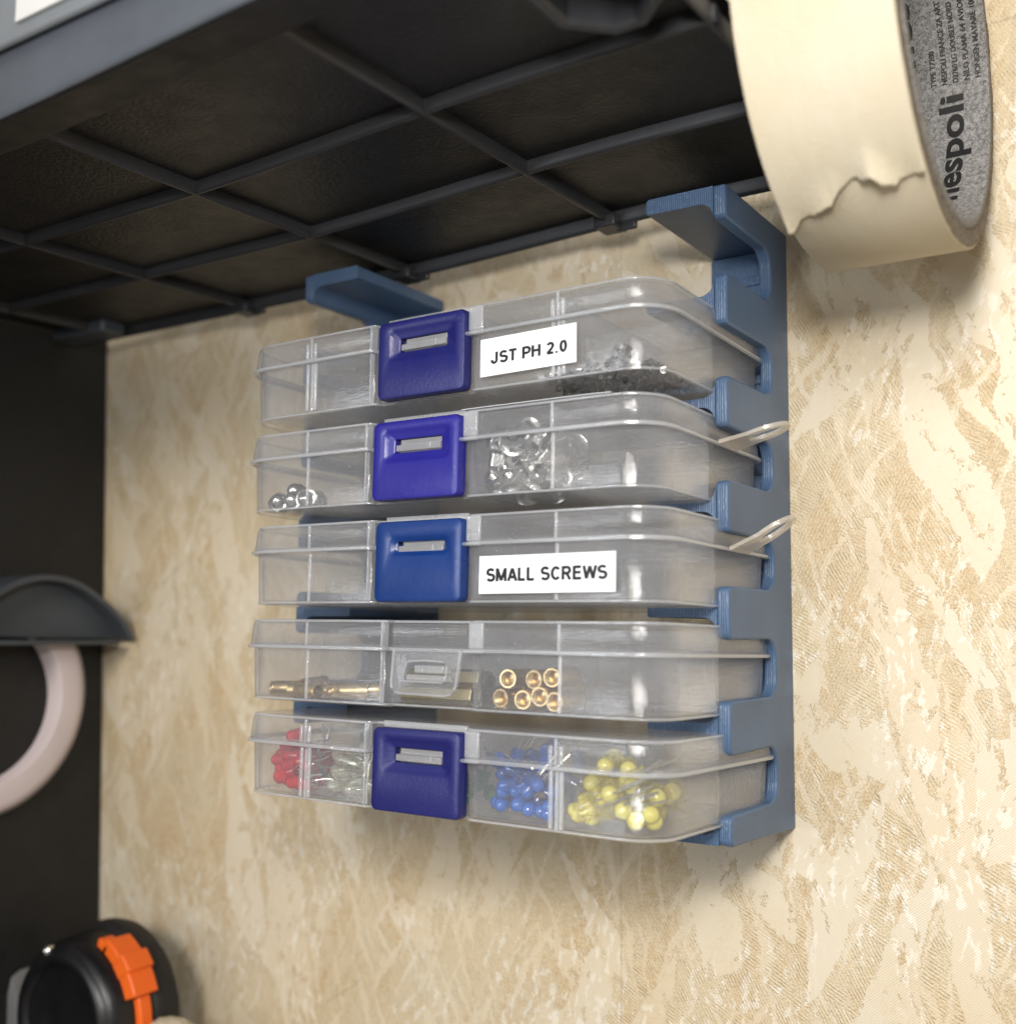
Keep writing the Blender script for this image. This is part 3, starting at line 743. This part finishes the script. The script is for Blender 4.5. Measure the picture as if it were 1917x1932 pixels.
def fill_leds(mat_name, word, d, h, pts, label, cell, n):
    first = make_led(mat_name, word, d, h); used = [False]
    cells = {'red': (-62, -40.4), 'clear': (-37.6, -18.2), 'green': (-15.5, 12.6), 'blue': (15.4, 37.2), 'yellow': (40.8, 62.4)}
    cx0, cx1 = cells[word]
    def ok(q, r):
        if not (cx0+r < q.x < cx1-r and 1.6+r < q.y < 32-r and 1.3+r < q.z < 20.6-r*.5): return False
        if q.y < 12 and abs(q.x) > 53 and math.hypot(abs(q.x)-54, q.y-11) > 9.6-r: return False
        return True
    def okw(q): return abs(q.x) < 62 and 2 < q.y < 62 and 1.6 < q.z < 20.2 and not (q.y < 12 and abs(q.x) > 53 and math.hypot(abs(q.x)-54, q.y-11) > 8.8)
    def one(p, dr):
        p = Vector(p); dv = Vector(dr).normalized(); r0 = d*.5+.25
        p.x = min(max(p.x, cx0+r0+.2), cx1-r0-.2); p.y = max(p.y, 1.6+r0+.3*abs(p.z-9)/9); p.z = min(max(p.z, 1.4+r0), 20-r0)
        if abs(p.x) > 53 and p.y < 12:
            k_ = math.hypot(abs(p.x)-54, p.y-11)
            if k_ > 9-r0: p.y = max(p.y, 11-math.sqrt(max(0, (9-r0)**2-(abs(p.x)-54)**2)))
        for t in range(400):
            if ok(p-dv*h, d*.5-.1) and okw(p-dv*(h+6)): break
            dv = (Vector(dr).normalized()+Vector([random.uniform(-1, 1)*t/110 for _ in range(3)])).normalized()
            if t == 399: return
        dr = dv
        o = copy_tree(first) if used[0] else first; used[0] = True
        tag(o, label, 'LED', cell); place(o, B5, p, dr)
    for p, dr in pts: one(p, dr)
    return one
# yellow: dome ends seen from the front, then a heap behind
def P5(px, py, y): return PB(B5, px, py, y)
yel = []
for px, py, y in ((1110, 1484, 5.5), (1149, 1503, 3.5), (1190, 1488, 6), (1232, 1508, 4.5), (1271, 1497, 12), (1171, 1535, 4), (1224, 1538, 3.2), (1194, 1570, 3.5), (1236, 1572, 8), (1113, 1563, 4), (1112, 1452, 12), (1186, 1455, 14)):
    q = P5(px, py, y); yel.append((q, (random.uniform(.2, .6), -1, random.uniform(-.15, .25))))
one = fill_leds('led_yellow', 'yellow', 4.2, 7.0, yel, 'yellow LED heaped with others in the right compartment of the bottom box', 'yellow LEDs in the bottom box', 0)
for k in range(7):
    one((random.uniform(44, 58), random.uniform(15, 27), random.uniform(3.2, 3.2+8*random.random())), (random.uniform(-.6, 1), random.uniform(-1.4, -.2), random.uniform(-.4, .4)))
for k in range(4): one((43.6+2.2*k, 5+1.2*k, 5+2.0*k), (-1, -.35, -.45))
blu = []
for px, py, y in ((937, 1503, 3), (1030, 1522, 3), (942, 1538, 4), (967, 1540, 3.2), (992, 1536, 3.4), (1012, 1540, 4), (1028, 1547, 3.2), (1020, 1465, 9), (1030, 1452, 12), (935, 1466, 8), (948, 1462, 10), (965, 1466, 12), (975, 1420, 20), (1020, 1425, 18), (1035, 1500, 6), (930, 1515, 6)):
    q = P5(px, py, y); blu.append((q, (random.uniform(-.6, .6), -1, random.uniform(-.9, .4))))
one = fill_leds('led_blue', 'blue', 3.6, 5.4, blu, 'blue LED heaped with others in the compartment right of the bottom latch', 'blue LEDs in the bottom box', 0)
for k in range(10):
    one((random.uniform(17, 36), random.uniform(12, 28), random.uniform(2.5, 12)), (random.uniform(-1, 1), random.uniform(-.6, 1), random.uniform(-1, .2)))
red = []
for px, py, y in ((540, 1392, 14), (520, 1425, 6), (535, 1424, 5), (560, 1424, 6), (515, 1450, 4), (530, 1446, 4), (555, 1440, 5), (566, 1455, 4), (510, 1473, 3), (535, 1478, 3.4), (545, 1488, 3.2), (563, 1482, 3.4), (568, 1494, 3), (524, 1462, 4)):
    q = P5(px, py, y); red.append((q, (-1, random.uniform(-.7, .1), random.uniform(-.5, .1))))
one = fill_leds('led_red', 'red', 3.6, 5.4, red, 'red LED heaped with others in the leftmost compartment of the bottom box', 'red LEDs in the bottom box', 0)
for k in range(8): one((random.uniform(-56, -42), random.uniform(8, 26), random.uniform(3, 9)), (random.uniform(-1, 1), random.uniform(-1, 1), random.uniform(-.4, .2)))
clr = []
for px, py, y in ((650, 1420, 7), (675, 1412, 8), (645, 1437, 5), (668, 1440, 4), (690, 1435, 5), (620, 1452, 4), (650, 1456, 4), (684, 1460, 3.5), (626, 1470, 3.2), (650, 1478, 3.4), (672, 1484, 3.2), (698, 1480, 4), (614, 1484, 4), (640, 1494, 3.2), (690, 1500, 3.4)):
    q = P5(px, py, y); clr.append((q, (-1, random.uniform(-1, .1), random.uniform(-.3, .4))))
one = fill_leds('led_clear', 'clear', 3.8, 5.6, clr, 'water-clear LED heaped with others just left of the bottom latch', 'clear LEDs in the bottom box', 0)
for k in range(12): one((random.uniform(-36, -20), random.uniform(8, 28), random.uniform(3, 10)), (random.uniform(-1, 1), random.uniform(-1, 1), random.uniform(-.4, .4)))
gr = [((random.uniform(-13, 11), random.uniform(6, 26), random.uniform(3, 9)), (random.uniform(-1, 1), random.uniform(-1, 1), random.uniform(-.3, .3))) for k in range(10)]+[((12.2, 4.6, 4+3*k), (1, -.5, .1)) for k in range(3)]
fill_leds('led_green', 'green', 3.6, 5.4, gr, 'green LED glimpsed behind the indigo latch of the bottom box', 'green LEDs in the bottom box', 0)

def long_leds(mat_name, d, h, pts, label, grp):
    first = make_led(mat_name, '', d, h, 2.3 if 'yellow' in mat_name else 1.5)
    for k, (px, py, y, dr) in enumerate(pts):
        o = first if k == 0 else copy_tree(first); tag(o, label, 'LED', grp)
        p = PB(B5, px, py, y); p.y = max(p.y, 1.9+d*.5); p.z = max(p.z, 1.6+d*.5); place(o, B5, p, dr)
long_leds('led_yellow', 3.8, 6.6, ((1072, 1534, 4, (-1, -.12, -.42)), (1078, 1556, 3.6, (-1, -.1, -.38)), (1092, 1516, 6, (-1, -.05, -.48)), (1105, 1540, 6.5, (-1, .05, -.30)), (1120, 1500, 8, (-1, -.1, -.5))),
          'yellow LED lying along the front with its leads slanting up, bottom box', 'yellow LEDs with slanting leads')
long_leds('led_blue', 3.5, 5.4, ((950, 1442, 5, (-1, -.2, .5)), (938, 1485, 4, (-1, -.3, -.2)), (985, 1505, 4.4, (-.5, -.5, -.7)), (1022, 1490, 4.2, (1, -.4, -.5)), (962, 1500, 4.6, (-.9, -.4, -.6))),
          'blue LED whose silver leads cross in the middle of its compartment', 'blue LEDs with crossing leads')
long_leds('led_red', 3.4, 5.2, ((512, 1434, 4.4, (-1, -.1, -.1)), (516, 1462, 4.2, (-1, -.1, .15)), (530, 1408, 8, (-1, -.1, .3))),
          'red LED with its leads pointing to the divider, bottom box', 'red LEDs with leads to the right')
long_leds('led_clear', 3.6, 5.4, ((632, 1432, 4.4, (-1, -.2, .1)), (626, 1460, 4.2, (-1, -.1, -.2)), (660, 1420, 5, (-1, -.1, .3))),
          'clear LED with long silver leads, left of the bottom latch', 'clear LEDs with long leads')

# brass standoffs in the fourth box
def make_standoff(L, r, label, grp, hexed=False):
    root = empty('brass_spacer')
    bm = bmesh.new(); sg = 6 if hexed else 20
    k = 1/math.cos(math.pi/sg) if hexed else 1
    lathe(bm, [(r*.76, 0), (r*.94*k, 0), (r*k, .35), (r*k, L-.35), (r*.94*k, L), (r*.76, L)], sg, 'z'); link('sleeve', bm, MT['brass_dark' if hexed else 'brass'], root, angle=30)
    bm = bmesh.new(); pr = []
    zz = .2
    while zz < 1.8: pr += [(r*.76, zz), (r*.66, zz+.22)]; zz += .44
    pr += [(r*.64, 2.3), (.02, 2.1)]
    lathe(bm, [(r*.77, .05)]+pr, 20, 'z'); link('thread', bm, MT['brass'], root, angle=20)
    tag(root, label, 'spacer', grp); return root
st = make_standoff(11, 2.4, 'round brass spacer lying end-on right of the clear latch in the fourth box', 'end-on brass spacers in the fourth box')
for k, (px, py, y) in enumerate(((944, 1318, 7.5), (986, 1321, 4.2), (1018, 1315, 4.2), (1046, 1325, 3.6), (958, 1281, 6), (1007, 1283, 6), (1041, 1279, 5.5), (975, 1300, 12), (1050, 1304, 12))):
    o = st if k == 0 else copy_tree(st); place(o, B4, PB(B4, px, py, y), (random.uniform(-.12, .12), 1, random.uniform(-.06, .06)))
stl = make_standoff(8, 1.9, 'short brass spacer in the leftmost compartments of the fourth box', 'short brass spacers in the fourth box')
for k, (px, py, y, d) in enumerate(((522, 1297, 5, (1, .2, 0)), (545, 1302, 4, (1, .5, 0)), (570, 1294, 6, (.2, 1, .1)), (500, 1298, 8, (.6, 1, 0)), (562, 1305, 4, (1, -.1, 0)), (622, 1303, 3.5, (.5, 1, 0)), (645, 1303, 5, (1, .3, 0)), (660, 1302, 6, (1, .8, 0)), (612, 1300, 10, (.4, 1, 0)))):
    o = stl if k == 0 else copy_tree(stl); place(o, B4, PB(B4, px, py, y), d)
lg = make_standoff(21, 2.3, 'long brass spacer lying sideways behind the clear latch in the fourth box', 'long brass spacers in the fourth box', True)
for k, (p, d) in enumerate((((-10, 6, 3.2), (1, .05, 0)), ((-10, 11, 3.2), (1, 0, 0)), ((-9.4, 8, 7.4), (1, .06, 0)), ((-9, 14, 7.0), (1, -.1, 0)), ((-9, 17, 3.3), (1, 0, 0)))):
    o = lg if k == 0 else copy_tree(lg); place(o, B4, p, d, 0.2)

# domed nuts in the second box, far left
def make_dome():
    root = empty('cap_nut'); bm = bmesh.new(); r = 2.3
    lathe(bm, [(.02, r*1.1)]+[(r*math.sin(R(a)), r*1.1*math.cos(R(a))) for a in (20, 40, 60, 80, 90)]+[(r*1.18, -.1), (r*1.18, -1.2), (r, -1.6), (r*.5, -1.6), (.02, -1.2)], 20, 'z'); link('dome', bm, MT['steel'], root, angle=35)
    bm = bmesh.new(); lathe(bm, [(r*1.0, -1.65), (r*1.25, -1.7), (r*1.25, -2.3), (r*.6, -2.3)], 20, 'z'); link('washer', bm, MT['tin'], root, angle=30)
    tag(root, 'small domed steel nut on the floor of the left end compartment, second box', 'nut', 'domed nuts in the second box'); return root
dn = make_dome()
for k, (p, d) in enumerate((((-59.3, 9, 3.6), (-.2, -1, .1)), ((-55.4, 5.8, 3.6), (.3, -1, .2)), ((-49.3, 5.2, 3.6), (.1, -1, .1)), ((-44.0, 4.9, 3.6), (.5, -1, .0)), ((-52.5, 9.4, 6.8), (.0, -1, .5)), ((-46.2, 10.4, 3.6), (.1, -1, -.3)), ((-57.5, 13.6, 3.6), (0, -1, .3)))):
    o = dn if k == 0 else copy_tree(dn); place(o, B2, p, d)

# bagged flange nuts in the second box
def make_nut():
    root = empty('flange_nut'); bm = bmesh.new(); k6 = 1/math.cos(math.pi/6)
    V = lathe(bm, [(1.55, 0), (2.6*k6, 0), (2.75*k6, .3), (2.75*k6, 2.1), (2.5*k6, 2.5), (1.55, 2.5)], 6, 'z'); link('hex_body', bm, MT['steel'], root, angle=25)
    bm = bmesh.new(); lathe(bm, [(1.5, -.6), (3.6, -.7), (3.7, -.35), (3.0, 0), (1.5, 0)], 22, 'z'); link('flange', bm, MT['steel'], root, angle=30)
    bm = bmesh.new(); pr = []; z = -.6
    while z < 2.5: pr += [(1.6, z), (1.3, z+.22)]; z += .45
    lathe(bm, pr, 20, 'z'); link('thread', bm, MT['tin'], root, angle=20)
    tag(root, 'bright flanged nut in the clear bag right of the violet-blue latch', 'nut', 'flanged nuts bagged in the second box'); return root
fn = make_nut(); cnt = 0
random.seed(21)
for layer, yy in enumerate((6.5, 13, 20)):
    for ix in range(4):
        for iz in range(3):
            p = (19.9+4.6*ix+random.uniform(-1.1, 1.1), yy+random.uniform(-1.6, 1.6), 4.6+5.6*iz+random.uniform(-1.2, 1.2)-(.8 if iz == 2 else 0))
            d = (random.uniform(-1, 1), random.uniform(-1.6, .2), random.uniform(-1, 1))
            o = fn if cnt == 0 else copy_tree(fn); cnt += 1; place(o, B2, p, d)
bm = bmesh.new(); n1, n2 = 40, 26; rows = []
for j in range(n2):
    row = []
    v_ = j/(n2-1)
    for i in range(n1):
        a = 2*math.pi*i/n1; bul = .72+.28*math.sin(math.pi*v_)
        p = Vector((27.2+10.2*math.copysign(abs(math.cos(a))**.6, math.cos(a))*bul, 14+11.2*math.copysign(abs(math.sin(a))**.6, math.sin(a))*bul, 1.8+17.6*v_))
        nz = mnoise.noise_vector(p*.33)*1.1+mnoise.noise_vector(p*.9)*.45
        q = p+nz; q.y = max(1.6, q.y); q.x = min(37.0, max(16.0, q.x)); q.z = min(19.9, max(1.4, q.z)); row.append(q)
    rows.append(row)
loft(bm, rows, True, True)
bag = link('plastic_bag', bm, MT['film'], None, smooth=False)
bag.location = B2.location; bag.rotation_euler = B2.rotation_euler
tag(bag, 'crinkled clear bag round the nuts, right of the violet-blue latch', 'bag')

# tiny crimp terminals in the top box
def make_terminal():
    root = empty('crimp_terminal')
    bm = bmesh.new(); box(bm, -.55, .55, -.1, .1, -2.3, 2.3); box(bm, -.6, -.45, 0, .8, -2.3, -.6); box(bm, .45, .6, 0, .8, -2.3, -.6); box(bm, -.45, .45, .5, .65, .6, 2.2)
    link('strip', bm, MT['dark_tin'], root, smooth=False)
    bm = bmesh.new(); box(bm, -.7, -.55, -.05, 1.0, .7, 1.7); box(bm, .55, .7, -.05, 1.0, .7, 1.7); link('crimp_wings', bm, MT['tin'], root, smooth=False)
    return root
random.seed(4)
tm = make_terminal(); used = False
for k in range(230):
    x = random.uniform(33, 60.5); y = random.uniform(3, 30)
    if x > 55 and y < 8: x -= 6
    hh = 2.7*max(0, 1-((x-50)/19)**2)*max(.25, 1-((y-14)/22)**2)
    if 37.8 < x < 40.2: x += 3
    p = (x, y, 1.3+random.random()*hh)
    o = tm if not used else copy_tree(tm); used = True
    tag(o, 'tiny dark crimp terminal in the heap at the right end of the top box', 'terminal', 'crimp terminals heaped in the top box')
    place(o, B1, p, (random.uniform(-1, 1), random.uniform(-1, 1), random.uniform(-.35, .35)))
for k in range(9):
    o = copy_tree(tm); tag(o, 'shiny crimp terminal caught at the top of the heap, top box', 'terminal', 'crimp terminals on top of the heap')
    place(o, B1, (52+random.uniform(-2.4, 4), 3.5+random.uniform(-.6, 4), 4.0+random.uniform(0, 2.0)), (random.uniform(-1, 1), random.uniform(-.6, .6), random.uniform(-1, 1)))
for k in range(5):
    o = copy_tree(tm); tag(o, 'crimp terminal still in a strip beside the left edge of the heap, top box', 'terminal', 'strip of joined crimp terminals')
    place(o, B1, (34.5, 3+1.9*k, 1.6+.1*k), (1, .12, .06), 0)

# torn scrap of white backing paper on the second box's lid
bm = bmesh.new()
pts = [(12, .6), (18, .5), (26, .45), (34, .5), (42, .4), (49, .5), (54, .9), (51.5, 2.2), (50, 1.6), (40, 4), (26, 5), (12, 4)]
prism(bm, pts, 'z', 0, .12)
pp = link('torn_paper', bm, MT['paper'], None, smooth=False); pp.location = inbox(B2, (0, 0, 22.3))*S; pp.rotation_euler = B2.rotation_euler
tag(pp, 'thin torn strip of white paper on the front edge of the second lid', 'paper scrap')

# ------------------------------------------------------------------ masking tape
TC = (-57, 131); RO = 49.2; X0, X1 = 94.2, 124.0
tape = empty('masking_tape', (109, TC[0], TC[1])); tag(tape, 'cream roll of masking tape with a torn end, hanging at the top right', 'tape roll')
toff = Vector((-109, 0, 0))
random.seed(11)
bm = bmesh.new(); V = lathe(bm, [(RO-.6, X0), (RO, X0+.4), (RO, X1-.4), (RO-.6, X1)], 160, 'x')
for v in bm.verts: v.co += toff
link('tape_band', bm, MT['masking'], tape, angle=60)
bm = bmesh.new()
lathe(bm, [(RO-.5, X1+.01), (RO-1.8, X1+.14), (RO-3.0, X1-.05), (RO-4.0, X1+.1), (44.8, X1)], 160, 'x'); lathe(bm, [(RO-.5, X0-.01), (44.8, X0)], 160, 'x')
for v in bm.verts: v.co += toff+Vector((mnoise.noise(v.co*.6)*.35, 0, 0))
link('tape_side', bm, MT['tape_side'], tape, angle=60)
bm = bmesh.new(); lathe(bm, [(44.8, X1+.02), (44.5, X1+.4), (42.9, X1+.4), (42.5, X1), (42.4, X0), (44.8, X0)], 160, 'x')
for v in bm.verts: v.co += toff
core = link('cardboard_core', bm, MT['card'], tape, angle=60)
# outermost wrap with its ragged torn end
torn = [(94.2, -109.4), (95.4, -109.2), (97.0, -111.6), (98.1, -112.9), (100.8, -113.6), (102.2, -114.9), (103.4, -115.9), (105.0, -115.9), (106.5, -118.3), (107.7, -119.6), (110.5, -121.9), (112.2, -121.5), (113.3, -122.4), (114.8, -122.3), (115.9, -120.3), (117.2, -119.6), (118.2, -118.4), (120.1, -119.4), (122.2, -119.4), (124, -120.4)]

def torn_at(x):
    for (a, b), (c, d) in zip(torn, torn[1:]):
        if a <= x <= c: return b+(d-b)*(x-a)/(c-a)
    return torn[-1][1]
bm = bmesh.new(); nx = 60; na = 70; grid = []
for i in range(nx+1):
    x = X0+(X1-X0)*i/nx; rowv = []
    te = torn_at(min(x, 123.9))+random.uniform(-.35, .35)
    for j in range(na+1):
        a = te+(-300-te)*(j/na)**1.3
        lift = .35+1.5*max(0, 1-(te-a)/9)**2*(.5+.5*math.sin(x*.55+1))*(1.6 if x > 112 else .9)
        rowv.append(bm.verts.new((x-109, (RO+lift)*math.cos(R(a)), (RO+lift)*math.sin(R(a)))))
    grid.append(rowv)
for i in range(nx):
    for j in range(na): bm.faces.new((grid[i][j], grid[i+1][j], grid[i+1][j+1], grid[i][j+1]))
link('loose_end', bm, MT['masking'], tape, solid=.22, angle=60)
def wrap_text(s, arc, wdt, xbase, a_mid, bold, name='lettering'):
    """print s on the inside of the core, reading upwards; letters' tops towards -X"""
    bm = text_mesh(s, 10, bold, 1.0)
    bmesh.ops.triangulate(bm, faces=bm.faces)
    bmesh.ops.subdivide_edges(bm, edges=bm.edges[:], cuts=2)
    xs = [v.co.x for v in bm.verts]; ys = [v.co.y for v in bm.verts]; x0, x1, y0, y1 = min(xs), max(xs), min(ys), max(ys)
    for v in bm.verts:
        a = R(a_mid-arc/2+arc*(v.co.x-x0)/(x1-x0)); r = 42.25
        v.co = Vector((xbase-109-wdt*(v.co.y-y0)/(y1-y0), r*math.cos(a), r*math.sin(a)))
    link(name, bm, MT['ink'], core, smooth=False)
wrap_text('nespoli', 46, 7.7, 120.3, -20, .26)
for k, (ln, arc) in enumerate((('TYPE T7200', 12), ('NESPOLI FRANCE ZA ART', 27), ('D2760 LG DOUBLE NORD', 26), ('NILO PLAMA 64 AVION', 27), ('HONGEN MAYARE 1000', 27))):
    wrap_text(ln, arc, 1.35, 112.3+2.6*k, 7+arc/2, .2)
wrap_text('nespoli', 46, 7.7, 109.6, 38, .26)

# ------------------------------------------------------------------ left side: tape hanger with a white roll
hg = empty('tape_hanger', (-206, -50, -7)); tag(hg, 'dark grey curved hanger on the black side board, above the white tape ring', 'hanger')
bm = bmesh.new()
arc = [(-34+0, 0)]
A_ = [(37*math.cos(R(a))+8.5+max(0, 55-a)/35*4.5, 37*math.sin(R(a))-11.6) for a in range(20, 161, 6)]
prism(bm, [(p[0], p[1]) for p in A_], 'x', -7.0, -5.6); link('end_plate', bm, MT['darkgrey'], hg, bevel=.4)
bm = bmesh.new(); rings = []
for p in A_:
    l = math.hypot(*p); q = (p[0]*(1-2.4/l), p[1]*(1-2.4/l))
    rings.append([(-15, p[0], p[1]), (3.5, p[0], p[1]), (3.5, q[0], q[1]), (-15, q[0], q[1])])
loft(bm, rings, True, True); link('hood', bm, MT['grey'], hg, bevel=.4)
bm = bmesh.new(); box(bm, -13, 1.5, -25, 42, -.9, .9); link('bottom_lip', bm, MT['darkgrey'], hg, bevel=.5)
bm = bmesh.new(); prism(bm, [(-70, 24), (-8, 24), (-2, 18), (-40, 46), (-70, 60)], 'x', -16, -14.5); link('arm', bm, MT['midgrey'], hg, bevel=.5)
wr = empty('white_tape_roll', (-219, -57.4, -27.8)); tag(wr, 'pale ring of tape hanging from the grey holder at the left edge', 'tape roll')
bm = bmesh.new(); lathe(bm, [(32, 4), (39.0, 4.2), (41.4, 3.4), (42.8, 2.0), (43.5, 0), (43.5, -9), (42.5, -10), (31.5, -10), (31.5, 3.5), (32, 4)], 90, 'x')
link('side_ring', bm, MT['pinkwhite'], wr, angle=50)
bm = bmesh.new(); lathe(bm, [(43.55, 1.8), (44, .5), (44, -8.5), (43.55, -9)], 90, 'x'); link('outer_band', bm, MT['whitetape'], wr, angle=50)

# ------------------------------------------------------------------ bottom left: black tape measure with orange lock, grey case, beige cloth
tmz = empty('tape_measure', (-176.5, -26, -136.5)); tag(tmz, 'black rounded tool with an orange sliding lock, in the bottom left corner', 'tape measure')
bm = bmesh.new()
lathe(bm, [(.1, -19.5), (18, -19.8), (20, -20.8), (21.5, -21), (24.5, -20.4), (26, -18.5), (27, -15), (27.6, -8), (28.0, -4), (28.4, 0), (26.5, 3), (.1, 3)], 80, 'y')
link('case', bm, MT['gloss_black'], tmz, angle=50)
bm = bmesh.new(); lathe(bm, [(27.4, -5), (29.2, -4), (30.0, -1), (30.0, 3), (29.0, 6), (25, 6.2)], 80, 'y'); link('grip_band', bm, MT['dark'], tmz, angle=50)
bm = bmesh.new(); lathe(bm, [(18.5, -20.4), (19.2, -21.6), (21.2, -22.3), (23.5, -21.8), (24.4, -20.3)], 80, 'y'); link('face_ring', bm, MT['gloss_black'], tmz, angle=50)
bm = bmesh.new()
for a, da, r1, y0, y1 in ((66, 12, 29.8, -14, -8), (56, 18, 31.6, -14, -4), (43, 12, 33.4, -14.3, -3.6), (30, 16, 32.2, -14, -4), (10, 26, 30.0, -11, -6)):
    k = 6; P = [(r1*math.cos(R(a-da/2+da*i/k)), r1*math.sin(R(a-da/2+da*i/k))) for i in range(k+1)]+[(26*math.cos(R(a+da/2-da*i/k)), 26*math.sin(R(a+da/2-da*i/k))) for i in range(k+1)]
    prism(bm, P, 'y', y0, y1)
link('lock_button', bm, MT['orange'], tmz, bevel=.6)
bm = bmesh.new(); lathe(bm, [(.1, -22.6), (1.2, -22.4), (1.9, -21.6), (1.9, -19)], 20, 'y')
for v in bm.verts: v.co += Vector((-9, 0, 22.5))
link('screw', bm, MT['steel'], tmz)
gc = empty('grey_case', (-236, -60, -160)); tag(gc, 'smooth dark grey rounded case at the left edge, below the tape hanger', 'case')
bm = bmesh.new(); box(bm, -30, 17, -12, 10, -50, 33); link('shell', bm, MT['darkgrey'], gc, bevel=7)
bm = bmesh.new(); lathe(bm, [(.1, 0), (22, 0), (25, 1.5), (26, 5), (26, 30)], 60, 'y')
for v in bm.verts: v.co += Vector((-2, 20, 14))
link('round_back', bm, MT['midgrey'], gc)
cl = bmesh.new(); bmesh.ops.create_icosphere(cl, subdivisions=5, radius=1)
for v in cl.verts:
    n_ = mnoise.noise(v.co*5)*.10+mnoise.noise(v.co*17)*.05
    v.co = Vector((v.co.x*11, v.co.y*7, v.co.z*5))*(1+n_)
c_ = link('cloth', cl, MT['masking'], None); c_.location = Vector((-139, -30, -137.5))*S
tag(c_, 'fuzzy beige tuft of cloth peeping over the bottom edge beside the orange lock', 'cloth')
